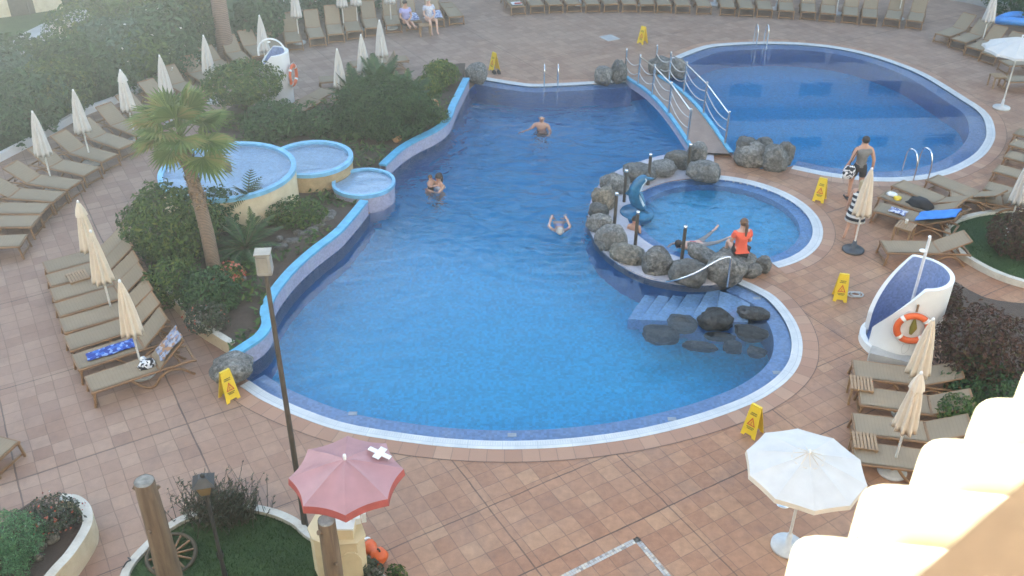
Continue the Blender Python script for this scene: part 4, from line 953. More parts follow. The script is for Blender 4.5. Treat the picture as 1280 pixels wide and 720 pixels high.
# ---------------------------------------------------------------- bridge
def bridge():
    t = thing('footbridge', 'arched footbridge with steel posts and sagging rope rails between the two pools', 'footbridge', (0, 0, 0))
    z0 = .12; L0, L1, R0, R1 = G(783, 99, z0), G(863, 187, z0), G(828, 97, z0), G(914, 189, z0)
    N = 20
    def pt(u, side, dz=0.0):
        a = (L0.lerp(L1, u) if side == 0 else R0.lerp(R1, u)); return Vector((a.x, a.y, z0 + .30 * math.sin(PI * u) + dz))
    us = [-.03 + 1.06 * i / N for i in range(N + 1)]
    def fz(u, s, dz): 
        q = pt(max(0, min(1, u)), s, dz); d = (L1 - L0) if s == 0 else (R1 - R0); q.x += d.x * (u - max(0, min(1, u))); q.y += d.y * (u - max(0, min(1, u))); return q
    d = MB(); A = [fz(u, 0, 0).lerp(fz(u, 1, 0), .07) for u in us]; B = [fz(u, 0, 0).lerp(fz(u, 1, 0), .93) for u in us]; d.strip(A, B, smooth=True); d.build('walkway', MAT['course_flat'], t)
    for s in (0, 1):
        e = MB(); o = [fz(u, s, .05) for u in us]; i2 = [fz(u, s, .05).lerp(fz(u, 1 - s, .05), .10) for u in us]
        e.strip(o, i2, smooth=True); e.strip(i2, [p - Vector((0, 0, .06)) for p in i2], smooth=True); e.strip(o, [p - Vector((0, 0, .07)) for p in o], smooth=True); e.build('edge_kerb', MAT['bluecap'], t)
        f = MB(); o2 = [fz(u, s, -.02).lerp(fz(u, 1 - s, -.02), .015) for u in us]; f.strip(o2, [p - Vector((0, 0, .20)) for p in o2], smooth=True); f.build('side_beam', MAT['lavender'], t)
    u_ = MB(); u_.strip([fz(u, 0, -.22) for u in us], [fz(u, 1, -.22) for u in us], smooth=True); u_.build('underside', MAT['lavender'], t)
    posts = {0: [-.06, .17, .40, .655, .93], 1: [-.10, .125, .36, .65, .945]}
    for s in (0, 1):
        tops = []
        for k, u in enumerate(posts[s]):
            b = fz(u, s, .0).lerp(fz(u, 1 - s, 0), .05)
            if u < 0: b.z = 0.02
            tp = b + Vector((0, 0, .98)); tops.append((b, tp))
            p = MB(); p.tube([b, tp], .034, 8); p.lathe([(0, .07), (.03, .055), (.034, .03), (.026, .0)], 10, Matrix.Translation(tp)); p.build('post', MAT['steel'], t)
        for k in range(len(tops) - 1):
            if k >= 1:
                r_ = MB(); r_.tube([tops[k][1] - Vector((0, 0, .03)), tops[k + 1][1] - Vector((0, 0, .03))], .022, 8); r_.build('handrail', MAT['steel'], t)
            for fr in (.68, .36):
                a = tops[k][0].lerp(tops[k][1], fr + .08); b = tops[k + 1][0].lerp(tops[k + 1][1], fr + .08)
                if k == 0 and fr > .6: pass
                P = [a.lerp(b, w) - Vector((0, 0, .16 * 4 * w * (1 - w))) for w in [i / 10 for i in range(11)]]
                q = MB(); q.tube(P, .014, 6); q.build('rope', MAT['rope'], t)
    return t
t_ = NT('bridge_paving'); n_ = t_.noise(2.0, 6, .65, vec=t_.pos()); t_.base(t_.ramp(n_.outputs[0], [(.3, (.25, .175, .145)), (.7, (.36, .26, .21))]), .7); MAT['course_flat'] = t_.m
bridge()

# posts standing round the small pool
for i, (bx, by, s) in enumerate([(780, 252, 'brown post just behind the dolphin figure'), (768, 282, 'brown post left of the dolphin figure'), (810, 231, 'tall brown post behind the pale boulder slab, right of the dolphin'), (859, 218, 'brown post near the bridge end'), (794, 306, 'brown post in front of the child beside the dolphin'), (852, 325, 'brown post beside the woman swimming in the small pool')]):
    b = G(bx, by, .03); r = thing('rope_post', s, 'post', b, 0, 'posts round the small pool')
    MB().tube([(0, 0, 0), (0, 0, .86)], .042, 10).build('shaft', MAT['metalpole'], r)
    MB().lathe([(.0, .93), (.045, .92), (.05, .88), (.043, .85)], 12).build('cap', MAT['steel'], r)
# handrail over the boulders
hr = MB(); P = [G(833, 352, .05), G(848, 349, .28), G(868, 342, .5), G(893, 328, .78), G(905, 322.5, .9), G(912, 321, .92)]
e = G(909, 358, .05); hr.tube(catmull(P, 4) + [Vector((P[-1].x + .03, P[-1].y - .02, .86)), Vector((e.x, e.y, .04))], .024, 8)
tag(hr.build('handrail', MAT['steel']), 'bent steel handrail rising over the boulders beside the pool steps', 'handrail')
# ladders
def ladder(name, label, a, b, out, hi=.75, deck=.0):
    t = thing(name, label, 'pool ladder', (0, 0, 0))
    out = out.normalized()
    for p in (a, b):
        P = [p - out * .35, p - out * .35 + Vector((0, 0, hi * .55)), p - out * .25 + Vector((0, 0, hi * .9)), p - out * .1 + Vector((0, 0, hi)), p + out * .08 + Vector((0, 0, hi * .9)), p + out * .14 + Vector((0, 0, hi * .5)), p + out * .14 + Vector((0, 0, -.9))]
        MB().tube(catmull(P, 4), .022, 8).build('rail', MAT['steel'], t)
    for k in range(3):
        z = -.12 - .28 * k; q = MB(); q.tube([a + out * .14 + Vector((0, 0, z)), b + out * .14 + Vector((0, 0, z))], .03, 6, squash=.5); q.build('rung', MAT['steel'], t)
    return t
ladder('pool_ladder', 'steel ladder at the deep far end of the main pool', G(680, 109), G(697, 109), Vector((0, -1, 0)))
ladder('pool_ladder', 'steel ladder on the far side of the round pool', G(944, 57), G(957, 57), Vector((0, -1, 0)))
ladder('pool_ladder', 'steel ladder on the near side of the round pool behind the parasol', G(1131, 219), G(1149, 217.5), Vector((-.35, 1, 0)), .8)

# ---------------------------------------------------------------- bottom strip: counter, lamp, lantern, logs, wheel, tiles
ct = thing('bar_counter', 'cream counter with clipped corner under the red parasol', 'counter', (0, 0, 0))
TZ = .95
top = [G(x, y, TZ) for x, y in [(384, 660), (394, 643), (448, 643), (457, 668), (447, 679), (410, 682), (390, 674)]]
bd = [Vector((p.x, p.y, 0)) for p in top]; cen = sum(bd, Vector()) / len(bd)
MB().prism([tuple((cen + (p - cen) * .95)[:2]) for p in bd], 0, TZ - .04).build('counter_body', MAT['counter'], ct)
MB().prism([tuple(p[:2]) for p in bd], TZ - .04, TZ, bottom=True).build('counter_top', MAT['counter'], ct)
pa = top[4].lerp(top[3], .5); nn = Vector((top[3].y - top[4].y, -(top[3].x - top[4].x), 0)).normalized(); nn = nn if (pa + nn - cen).length > (pa - cen).length else -nn
fa = MB(); fcen = cen + (Vector((top[5].x + (top[4].x - top[5].x) * .75, top[5].y + (top[4].y - top[5].y) * .75, 0)) - cen) * .955
ed = (Vector((top[4].x, top[4].y, 0)) - Vector((top[5].x, top[5].y, 0))).normalized(); on = Vector((ed.y, -ed.x, 0)); on = on if (fcen + on - cen).length > (fcen - cen).length else -on
arch = [(-.15, .12), (.15, .12), (.15, .62), (.11, .72), (.05, .77), (-.05, .77), (-.11, .72), (-.15, .62)]
va = [fcen + ed * x + on * .006 + Vector((0, 0, z)) for x, z in arch] + [fcen + ed * x + on * .03 + Vector((0, 0, z)) for x, z in arch]
n8 = len(arch); fa.add(va, [tuple(range(n8, 2 * n8))] + [(i, (i + 1) % n8, n8 + (i + 1) % n8, n8 + i) for i in range(n8)]); fa.build('arched_panel', MAT['counter'], ct, fix=True)
bx = thing('white_box', 'white lidded box with a dark red spot, standing on the cream counter', 'box', (*((G(429, 672, TZ) + G(429, 660, TZ)) / 2)[:2], TZ + .002), gdir(418, 668, 40, 0))
MB().box((0, 0, .10), (.34, .26, .20)).build('box_body', MAT['counter'], bx); MB().box((0, 0, .215), (.37, .29, .03)).build('lid', MAT['white'], bx)
MB().lathe([(0, .0), (.022, 0)], 16, Matrix.Translation((.01, .03, .2315))).build('spot', MAT['red'], bx)
p = G(447, 652, TZ); tag(MB().box((p.x, p.y, TZ + .062), (.09, .12, .12), rz=.3).box((p.x + .09, p.y + .03, TZ + .092), (.07, .1, .18), rz=.2).build('menu_holder', MAT['white']), 'white upright card holder at the back of the cream counter', 'card holder')
fl_ = thing('rescue_float', 'orange rescue float lying on the paving beside the cream counter', 'rescue float', G(468, 696))
P = [G(458, 686) - G(468, 696), G(468, 696) - G(468, 696), G(480, 708) - G(468, 696)]
MB().tube([P[0] + Vector((0, 0, .12)), P[0] * .75 + Vector((0, 0, .12)), P[0] * .35 + Vector((0, 0, .12)), P[1] + Vector((0, 0, .13)), P[2] * .3 + Vector((0, 0, .13)), P[2] * .8 + Vector((0, 0, .13)), P[2] + Vector((0, 0, .13))], [.04, .12, .115, .06, .13, .135, .05], 14).build('float_body', MAT['orange'], fl_)
MB().tube([P[2] * .45 + Vector((0, 0, .25)), P[2] * .5 + Vector((0, 0, .29)), P[2] * .65 + Vector((0, 0, .29)), P[2] * .7 + Vector((0, 0, .25))], .015, 6).build('handle', MAT['black'], fl_)
MB().tube([P[0] * 1.05 + Vector((0, 0, .14)), P[0] * .9 + Vector((0, 0, .14))], .1, 12).build('nose_cap', MAT['white'], fl_)
lp_ = thing('lamp_post', 'tall slim brown lamp post with a box lamp head, left of the pool', 'lamp post', G(382, 661))
MB().tube([(0, 0, 0), (0, 0, 4.85)], [.05, .032], 10).build('pole', MAT['metalpole'], lp_)
MB().lathe([(.09, 0), (.09, .03), (.055, .06), (.05, .3)], 14).build('base_flange', MAT['metalpole'], lp_)
hd = MB(); hd.box((0, 0, 4.99), (.20, .18, .28), taper=.92, rz=.1); hd.build('lamp_head', MAT['lampglass'], lp_)
hd = MB(); hd.box((0, 0, 5.142), (.215, .195, .02), rz=.1); hd.box((0, 0, 4.84), (.19, .17, .03), rz=.1); hd.box((.0, -.093, 4.99), (.13, .012, .23), rz=.1); hd.build('lamp_frame', MAT['lampframe'], lp_)
q = vfoot(252, 592, 2.18); ln_ = thing('garden_lantern', 'short black garden lantern with amber glass on the front lawn', 'lantern', q, .25)
MB().tube([(0, 0, .0), (0, 0, .5), (0, 0, 1.82)], [.045, .03, .025], 10).build('post', MAT['metaldark'], ln_)
MB().lathe([(.05, .5), (.055, .55), (.05, .6)], 10).build('collar', MAT['metaldark'], ln_)
def frust(mb, z0, z1, a, b):
    mb.add([(x * a, y * a, z0) for x, y in ((-1, -1), (1, -1), (1, 1), (-1, 1))] + [(x * b, y * b, z1) for x, y in ((-1, -1), (1, -1), (1, 1), (-1, 1))], [(3, 2, 1, 0), (4, 5, 6, 7), (0, 1, 5, 4), (1, 2, 6, 5), (2, 3, 7, 6), (3, 0, 4, 7)]); return mb
frust(MB(), 1.82, 2.03, .065, .115).build('glass', MAT['lanternglass'], ln_)
e = MB(); frust(e, 2.03, 2.13, .15, .055); e.lathe([(.03, 2.13), (.035, 2.16), (.0, 2.19)], 10)
for x, y in ((-1, -1), (1, -1), (1, 1), (-1, 1)): e.tube([(x * .068, y * .068, 1.82), (x * .118, y * .118, 2.03)], .008, 4)
e.build('roof', MAT['metaldark'], ln_)
def log(name, label, px, py, z, r0, r1, rz):
    p = G(px, py, z); t = thing(name, label, 'log post', (p.x, p.y, 0), rz)
    def md(a, zz): return 1 + .07 * noise.noise(Vector((math.cos(a) * 1.5, math.sin(a) * 1.5, zz * 1.2))) + .03 * noise.noise(Vector((math.cos(a) * 5, math.sin(a) * 5, zz * 3)))
    m = MB(); pr = [(r0 + (r1 - r0) * k / 16, z * k / 16) for k in range(17)]; m.lathe(pr, 28, mod=md)
    for (a, zz, rr) in ((2.8, z - .18, .045), (.3, z - .25, .035), (4.2, z * .6, .03)):
        d = Vector((math.cos(a), math.sin(a), .25)); rb = r0 + (r1 - r0) * zz / z; m.tube([d * (rb * .7) + Vector((0, 0, zz)), d * (rb + .035) + Vector((0, 0, zz + .02))], [rr, rr * .8], 8)
    m.build('trunk', MAT['log'], t)
    c = MB(); c.lathe([(r1 * .98, z - .004), (r1 * .85, z + .012), (r1 * .4, z + .006), (.001, z + .01)], 28, mod=lambda a, zz: md(a, z)); c.build('cut_end', MAT['logend'], t)
    return t
log('log_post', 'thick weathered log post with a cut branch end, left of the lantern', 180, 601, 2.2, .19, .135, .3)
log('log_post', 'slimmer weathered log post in front of the cream counter', 408, 650, 1.95, .135, .118, 1.2)
wc = G(214, 693, .13); wt = thing('wagon_wheel', 'old wooden wagon wheel leaning behind the thick log post', 'wagon wheel', wc)
Mw = Matrix.Rotation(.35, 4, 'Z') @ Matrix.Rotation(R(11), 4, 'X')
MB().tube([(0.36 * math.cos(2 * PI * k / 32), 0.36 * math.sin(2 * PI * k / 32), 0) for k in range(32)], .032, 6, Mw, closed=True).build('rim', MAT['stem'], wt)
MB().lathe([(0, .07), (.06, .06), (.075, 0), (.06, -.06), (0, -.07)], 14, Mw).build('hub', MAT['log'], wt)
for k in range(12):
    a = 2 * PI * k / 12; MB().tube([(.06 * math.cos(a), .06 * math.sin(a), 0), (.34 * math.cos(a), .34 * math.sin(a), 0)], .019, 6, Mw).build('spoke', MAT['wood'], wt)
# hose end by the lawn kerb
hs = MB(); hs.tube(catmull([G(150, 722, .02), G(153, 712, .1), G(158, 703, .22), G(163, 700, .2), G(160, 697, .16)], 4), .012, 6); tag(hs.build('garden_spike', MAT['metaldark']), 'thin dark bent metal rod at the tip of the front lawn kerb', 'rod')
# drain cover, manholes
dr = MB(); p = G(979, 629); dr.lathe([(.001, .014), (.05, .014), (.055, .010), (.075, .010), (.08, .014), (.12, .014), (.125, .0)], 28, Matrix.Translation(p)); tag(dr.build('drain_cover', MAT['steel']), 'round steel drain cover beside the open white parasol', 'drain cover')
mh = MB(); p = G(762, 47.5); mh.box((p.x, p.y, .006), (.6, .55, .012), rz=GRID); tag(mh.build('access_cover', MAT['concrete']), 'pale grey access cover set in the far paving', 'access cover')
cb = MB(); p = G(1069, 369); cb.tube([p + Vector((.17 * math.cos(a), .11 * math.sin(a), .02 + .01 * math.sin(3 * a))) for a in [2 * PI * k / 20 for k in range(20)]], .018, 6, closed=True); cb.tube([p + Vector((.1 * math.cos(a), .07 * math.sin(a), .03)) for a in [2 * PI * k / 16 for k in range(16)]], .016, 6, closed=True); tag(cb.build('cord_coil', MAT['concrete']), 'small coil of pale cord beside the wet floor sign by the shower', 'cord')
# depth marker tiles on the shelf
for i, (x, y, s) in enumerate([(441, 517, 'lower left'), (640, 544, 'bottom middle'), (840, 524, 'lower right'), (971, 466, 'right side'), (946, 373, 'end by the boulders'), (1176, 97, 'round pool side'), (1189, 116, 'round pool edge')]):
    p = G(x, y, -.05); m = MB(); m.box((p.x, p.y, -.056), (.16, .10, .012), rz=gdir(x, y, 20, 0)); tag(m.build('marker_tile', MAT['marker']), 'white marker tile on the underwater pool shelf, %s' % s, 'marker tile', 'marker tiles')
# roof tiles and parapet next to the camera
RTZ = 9.75
ends = [G(1224, 513, RTZ), G(1152, 568, RTZ), G(1074, 627, RTZ), G(988, 692, RTZ), G(896, 764, RTZ)]
step = (ends[3] - ends[0]) / 3
axd = (G(1290, 520, RTZ) - G(1224, 513, RTZ)); axd.z = 0; axd.normalize(); side = Vector((-axd.y, axd.x, 0))
slope = .03
for i in range(-1, 5):
    e0 = ends[0] + step * i
    t = thing('roof_tile', 'sunlit white barrel roof tile, %s' % ['lowest in the corner', 'topmost', 'second from the top', 'third from the top', 'fourth down beside the open parasol', 'lowest in the corner'][i + 1] if i >= 0 else 'sunlit white barrel roof tile behind the topmost one', 'roof tile', e0, 0, 'barrel roof tiles')
    m = MB(); hw = abs(step.dot(side)) * .5 * 1.0; vs = []; fs = []; N = 18
    XS = [(0.02, .70), (.026, .82), (.04, .92), (.065, .98), (.1, 1.0), (.3, 1.0), (.6, 1.0), (1.0, 1.0), (1.5, 1.0)]
    for ox, kk in XS:
        rr = hw * kk; ring = [(rr, -.22)] + [(rr * math.cos(PI * j / N), rr * math.sin(PI * j / N) * 1.1) for j in range(N + 1)] + [(-rr, -.22)]
        for y_, z_ in ring: vs.append(axd * ox + side * y_ + Vector((0, 0, z_ - .09 + ox * slope)))
    W = N + 3
    for k in range(len(XS) - 1):
        for j in range(W - 1): a = k * W + j; fs.append((a, a + 1, a + W + 1, a + W))
    m.add(vs, fs, True); m.add([axd * .018 + Vector((0, 0, -.1))] + vs[:W], [(0, j + 2, j + 1) for j in range(W - 1)], False)
    m.build('barrel', MAT['rooftile'], t)
PZ = 10.55
pq = [G(1292, 590, PZ), G(1128, 735, PZ), G(1300, 900, PZ), G(1500, 640, PZ)]
pr_ = MB(); pr_.prism([tuple(p[:2]) for p in pq], 9.6, PZ); tag(pr_.build('parapet', MAT['parapet']), 'tan rendered parapet corner close to the viewer, lower right', 'parapet')
# ---------------------------------------------------------------- boulders
def boulder(px, py, rx, ry, label, mat='rock', z=0.18, group='boulders by the pools', tilt=0.0, seed=None, name='boulder', cat='boulder'):
    c = GW(px, py, z) if z < -.05 else G(px, py, z); s = PXM(G(px, py)) if z < -.05 else PXM(c); a = rx / s; b = a * rnd.uniform(.75, .9)
    d = (c - Vector((0, 0, CAMH))).normalized(); sn = -d.z; cs = math.sqrt(1 - sn * sn)
    v = (ry / s) ** 2 - (b * sn) ** 2
    h = math.sqrt(v) / cs if v > 0 else 0.0
    h = max(h, .42 * a, .08)
    if (h * cs) ** 2 + (b * sn) ** 2 > (ry / s) ** 2 * 1.15: b = max(.35 * a, math.sqrt(max(0.0004, (ry / s) ** 2 - (h * cs) ** 2)) / sn)
    bm = bmesh.new(); bmesh.ops.create_icosphere(bm, subdivisions=4, radius=1.0)
    sd = Vector((rnd.uniform(-50, 50), rnd.uniform(-50, 50), rnd.uniform(-50, 50)))
    for vv in bm.verts:
        n = vv.co.normalized()
        k = 1 + .26 * noise.noise(n * 1.1 + sd) + .15 * noise.noise(n * 2.3 + sd) + .06 * noise.noise(n * 5 + sd) + .025 * noise.noise(n * 12 + sd)
        q = n * k
        for ax in (0, 1, 2): q[ax] = math.copysign(abs(q[ax]) ** .86, q[ax])
        vv.co = Vector((q.x * a, q.y * b, q.z * h))
    for f in bm.faces: f.smooth = True
    me = bpy.data.meshes.new(name); bm.to_mesh(me); bm.free(); me.materials.append(MAT[mat])
    o = bpy.data.objects.new(name, me); col.objects.link(o); o.location = c; o.rotation_euler = (rnd.uniform(-.1, .1), tilt, math.atan2(d.y, d.x) - PI / 2 + rnd.uniform(-.2, .2))
    return tag(o, label, cat, group)
RK = [(755, 249, 14, 15, 'tan boulder left of the dolphin, with a smooth pale face', 'rocktan', .3), (748, 263, 12, 9, 'small boulder wedged below the tan one on the pool rim', 'rock', .2), (750, 280, 15, 12, 'low wide boulder at the leftmost bulge of the rim', 'rock', .2), (763, 298, 18, 16, 'big rounded boulder left of the child by the dolphin', 'rock', .25),
      (784, 318, 21, 13, 'pale flat boulder at the lower left curve of the rim', 'rocktan', .15), (820, 328, 19, 17, 'dark cubic boulder left of the handrail start', 'rock', .25), (861, 341, 22, 16, 'boulder crossed by the bent handrail', 'rock', .25), (878, 318, 21, 10, 'long tilted boulder in front of the swimming woman', 'rock', .25), (907, 336, 23, 19, 'largest dark boulder under the sitting girl, at the rail end', 'rock', .3),
      (921, 322, 20, 10, 'flat boulder the girl in orange sits on', 'rock', .32), (940, 338, 11, 9, 'small round boulder right of the rail end', 'rock', .15), (954, 331, 10, 10, 'last small boulder touching the small pool coping', 'rock', .15),
      (768, 230, 17, 12, 'smooth boulder behind the dolphin on the main pool side', 'rock', .2), (800, 216, 20, 12, 'long grey boulder behind the tall post', 'rock', .22), (828, 211, 16, 10, 'rounded pale boulder right of the tall post', 'rock', .2), (848, 200, 15, 12, 'boulder against the main pool side near the bridge', 'rock', .22), (872, 191, 12, 12, 'upright boulder against the near end of the bridge', 'rock', .35), (880, 213, 20, 13, 'large boulder at the foot of the bridge', 'rock', .3),
      (934, 182, 13, 9, 'left rear boulder of the pile by the round pool', 'rock', .5), (955, 180, 10, 8, 'small middle boulder topping the pile by the round pool', 'rock', .5), (939, 194, 19, 17, 'biggest boulder of the pile by the round pool', 'rock', .25), (968, 200, 15, 18, 'tall boulder in the middle of the pile by the round pool', 'rock', .25), (982, 192, 10, 14, 'right end boulder of the pile by the round pool', 'rock', .25),
      (754, 95, 11, 11, 'round boulder on the deep end coping left of the bridge', 'rock', .25), (774, 90, 9, 14, 'standing boulder beside the far left bridge post', 'rock', .35), (827, 85, 15, 13, 'boulder behind the far bridge rail, left one', 'rock', .3), (847, 85, 11, 11, 'boulder behind the far bridge rail, right one', 'rock', .3), (596, 92, 12, 12, 'leaning boulder where the low wall meets the deep end coping', 'rock', .35), (290, 459, 28, 17, 'big lone grey boulder at the lower left end of the pool wall', 'rock', .3)]
for x, y, rx, ry, s, m, z in RK: boulder(x, y, rx * 1.06, ry * 1.06, s, m, z, tilt=.35 if (x, y) == (878, 318) else rnd.uniform(-.15, .15))
for x, y, rx, ry, s, z in [(826, 418, 23, 15, 'leftmost dark boulder under the water below the steps', -.35), (852, 405, 20, 15, 'round dark boulder under the water beside the lowest steps', -.25), (894, 401, 22, 15, 'brown boulder rising out of the water beside the steps', .0), (900, 421, 19, 8, 'flat boulder just below the brown one, half under water', -.15), (875, 433, 21, 9, 'long low submerged boulder in the bottom row', -.3), (941, 392, 20, 9, 'low brown boulder beside the shelf, right end of the group', .0), (938, 416, 21, 12, 'dark boulder breaking the surface right of the bottom row', -.10), (915, 434, 13, 12, 'second submerged boulder from the right of the bottom row', -.25), (945, 440, 12, 11, 'rightmost submerged boulder of the bottom row by the shelf', -.22)]:
    boulder(x, y, rx, ry, s, 'rockwet', z, 'boulders beside the underwater steps')
for i, (x, y, rx, ry, s) in enumerate([(412, 268, 9, 5, 'nearest to the ochre wall'), (406, 274, 11, 5, 'broad slab second from the ochre wall'), (398, 281, 9, 5, 'middle of the trail'), (391, 288, 8, 5, 'small one past the middle of the trail'), (381, 294, 9, 6, 'wide one beside the ground cover'), (372, 291, 6, 4, 'little one nearest the ground cover'), (365, 302, 11, 5, 'flat slab before the lamp head'), (352, 309, 10, 5, 'last slab right of the lamp head'), (349, 299, 5, 4, 'round one above the last slab'), (303, 349, 5, 3, 'loose one under the red flowers'), (293, 355, 6, 4, 'pale one below the red flowers')]):
    boulder(x, y, rx, ry, 'flat grey stepping stone in the bed, ' + s, 'stone', .29, 'stepping stones in the bed', name='stepping_stone', cat='stone')
for i, (x, y, rx, ry, s) in enumerate([(66, 673, 8, 6, 'largest of the planter stones'), (52, 683, 6, 5, 'round cream stone of the planter'), (58, 660, 6, 4, 'small stone under the planter flowers'), (48, 697, 6, 5, 'lowest of the planter stones'), (46, 666, 5, 4, 'stone between the flowers and the pale shrub')]):
    boulder(x, y, rx, ry, 'pale stone lying in the corner planter, ' + s, 'rocktan' if i else 'rocktan', .34, 'stones in the corner planter', name='planter_stone', cat='stone')

# ---------------------------------------------------------------- foliage
def leaves(mb, c, rad, n, size, shell=.55, flat=1.0, mi=0, lobes=5, seed=None, aspect=2.0, up=.25):
    """leaf-sized faces through the volume of a lumpy crown"""
    sd = Vector((rnd.uniform(-90, 90), rnd.uniform(-90, 90), rnd.uniform(-90, 90))); rad = Vector(rad)
    k = 0
    while k < n:
        d = Vector((rnd.gauss(0, 1), rnd.gauss(0, 1), rnd.gauss(0, 1)))
        if d.length < 1e-3: continue
        d.normalize()
        lump = 1 + .22 * noise.noise(d * 1.6 + sd) + .16 * noise.noise(d * 3.6 + sd)
        r = lump * (shell + (1 - shell) * rnd.random() ** .45) if rnd.random() < .8 else lump * rnd.random() ** .5
        if noise.noise(d * 3.0 + sd * 2 + Vector((r * 2, 0, 0))) < -.42: 
            if rnd.random() < .8: continue
        p = Vector(c) + Vector((d.x * rad.x, d.y * rad.y, d.z * rad.z)) * r
        if p.z < c[2] - rad.z * .98 or p.z < 0.02: continue
        nrm = (d + Vector((rnd.gauss(0, .6), rnd.gauss(0, .6), rnd.gauss(0, .6) + up))).normalized()
        t = nrm.orthogonal().normalized(); t.rotate(Matrix.Rotation(rnd.uniform(0, 2 * PI), 3, nrm)); b = nrm.cross(t)
        L = size * rnd.uniform(.6, 1.35); W = L / aspect
        mb.add([p - t * L * .5, p + b * W * .5 + nrm * L * .06, p + t * L * .5 - nrm * L * .12, p - b * W * .5 + nrm * L * .06], [(0, 1, 2, 3)], False, mi)
        k += 1
    return mb
def stems(mb, c, h, n, spread, r=.012):
    for _ in range(n):
        a = rnd.uniform(0, 2 * PI); q = Vector((math.cos(a), math.sin(a), 0)) * spread * rnd.uniform(.3, 1)
        mb.tube([Vector(c), Vector(c) + q * .35 + Vector((0, 0, h * .5)), Vector(c) + q + Vector((0, 0, h * rnd.uniform(.7, 1)))], [r * 1.4, r, r * .5], 5)
    return mb
def shrub(name, label, px, py, rx, rz_, zc, n, size, mat, cat='shrub', group=None, ry=None, mats=None, extra=None, aspect=2.0, shell=.6, base=0.1):
    """round shrub; px,py is where its middle (height zc) is seen, rx and rz_ are its half width and half height in metres"""
    c = G(px, py, zc); t = thing(name, label, cat, (c.x, c.y, 0), 0, group)
    m = MB(); leaves(m, (0, 0, zc), (rx, ry or rx * .95, rz_), n, size, shell=shell, aspect=aspect); m.build('foliage', MAT[mat], t)
    s = MB(); stems(s, (0, 0, max(0, base)), zc + rz_ * .3, 9, rx * .6, .02); s.build('stems', MAT['stem'], t)
    if extra:
        for (nm, mt, nn, sz) in extra:
            e = MB(); leaves(e, (0, 0, zc + .03), (rx * 1.02, (ry or rx) * 1.0, rz_ * 1.04), nn, sz, shell=.92, aspect=1.1); e.build(nm, MAT[mt], t)
    return t
shrub('topiary_shrub', 'rounded clipped dark green shrub beside the palm trunk', 214, 281, 1.10, .92, .98, 5200, .12, 'leaf')
shrub('topiary_shrub', 'flat topped clipped shrub in front of the arched outdoor shower', 303, 104, 1.22, .62, 1.15, 4200, .12, 'leaf')
shrub('shrub', 'low dark shrub under the palm between trunk and kerb', 262, 366, .62, .55, .62, 1800, .11, 'leafdark')
shrub('shrub', 'fresh green low shrub left of the palm trunk foot, by the bed kerb', 218, 352, .62, .5, .55, 1800, .10, 'leaf')
shrub('shrub', 'small mixed shrub with reddish shoots at the bed kerb corner', 258, 397, .46, .32, .52, 1100, .07, 'leafgrey', extra=[('blossoms', 'flowers', 40, .05)])
shrub('shrub', 'loose green ground shrub against the cream drum, right side', 372, 268, .75, .42, .5, 1900, .09, 'leaf', ry=.5)
shrub('shrub', 'dark leafy shrub to the right of the palm trunk', 272, 262, .55, .55, .75, 1400, .11, 'leafdark')
shrub('flowering_plant', 'small plant with red flowers right of the palm foot', 286, 345, .36, .24, .5, 500, .08, 'leafbright', extra=[('blossoms', 'flowers', 120, .07)])
shrub('shrub', 'broad dark shrub filling the bed between the two showers and the middle basin', 342, 152, .95, .62, .7, 2600, .13, 'leafdark')
shrub('shrub', 'low shrub behind the middle basin', 402, 155, .7, .5, .55, 1500, .12, 'leafdark')
shrub('shrub', 'small bright leafed shrub near the terracotta jar', 535, 108, .45, .35, .55, 900, .1, 'leafbright')
shrub('shrub', 'bright green tuft at the far tip of the bed by the deep end', 551, 92, .62, .42, .6, 1300, .12, 'leafbright')
shrub('shrub', 'green clump below the terracotta jar by the wall cap', 545, 146, .42, .3, .5, 800, .09, 'leaf')
shrub('burgundy_shrub', 'large burgundy shrub to the right of the life ring', 1228, 432, .92, .72, .82, 4200, .09, 'leafred')
shrub('burgundy_shrub', 'small dark red shrub just right of the white shower', 1184, 376, .34, .42, .55, 900, .08, 'leafred')
shrub('burgundy_shrub', 'burgundy shrub on the lawn tip at the right edge', 1275, 292, .72, .55, .62, 2600, .09, 'leafred')
shrub('shrub', 'low green shrub beneath the burgundy one, above the roof tiles', 1201, 517, .42, .34, .42, 1200, .08, 'leaf')
shrub('shrub', 'dark low shrub at the foot of the large burgundy one', 1228, 478, .75, .4, .4, 1700, .09, 'leafdark')
shrub('flowering_plant', 'low red flowered planter shrub inside the curved planter wall', 66, 643, .44, .2, .52, 1300, .055, 'leafgrey', extra=[('blossoms', 'flowers', 70, .045), ('white_blossoms', 'flowerwhite', 16, .04)])
shrub('pale_shrub', 'fluffy blue green shrub in the lower left corner', 8, 676, .56, .42, .6, 5200, .05, 'leafblue', aspect=3.0)
shrub('pale_shrub', 'second fluffy blue green shrub, below the first in the corner', -6, 712, .5, .36, .5, 3000, .05, 'leafblue', aspect=3.0)
shrub('shrub', 'tiny leafy plant at the foot of the cream counter', 496, 716, .16, .1, .1, 240, .06, 'leaf', base=0)
shrub('shrub', 'low green plant against the counter beside the slim log post', 462, 712, .22, .16, .22, 260, .09, 'leafgrey', base=0)
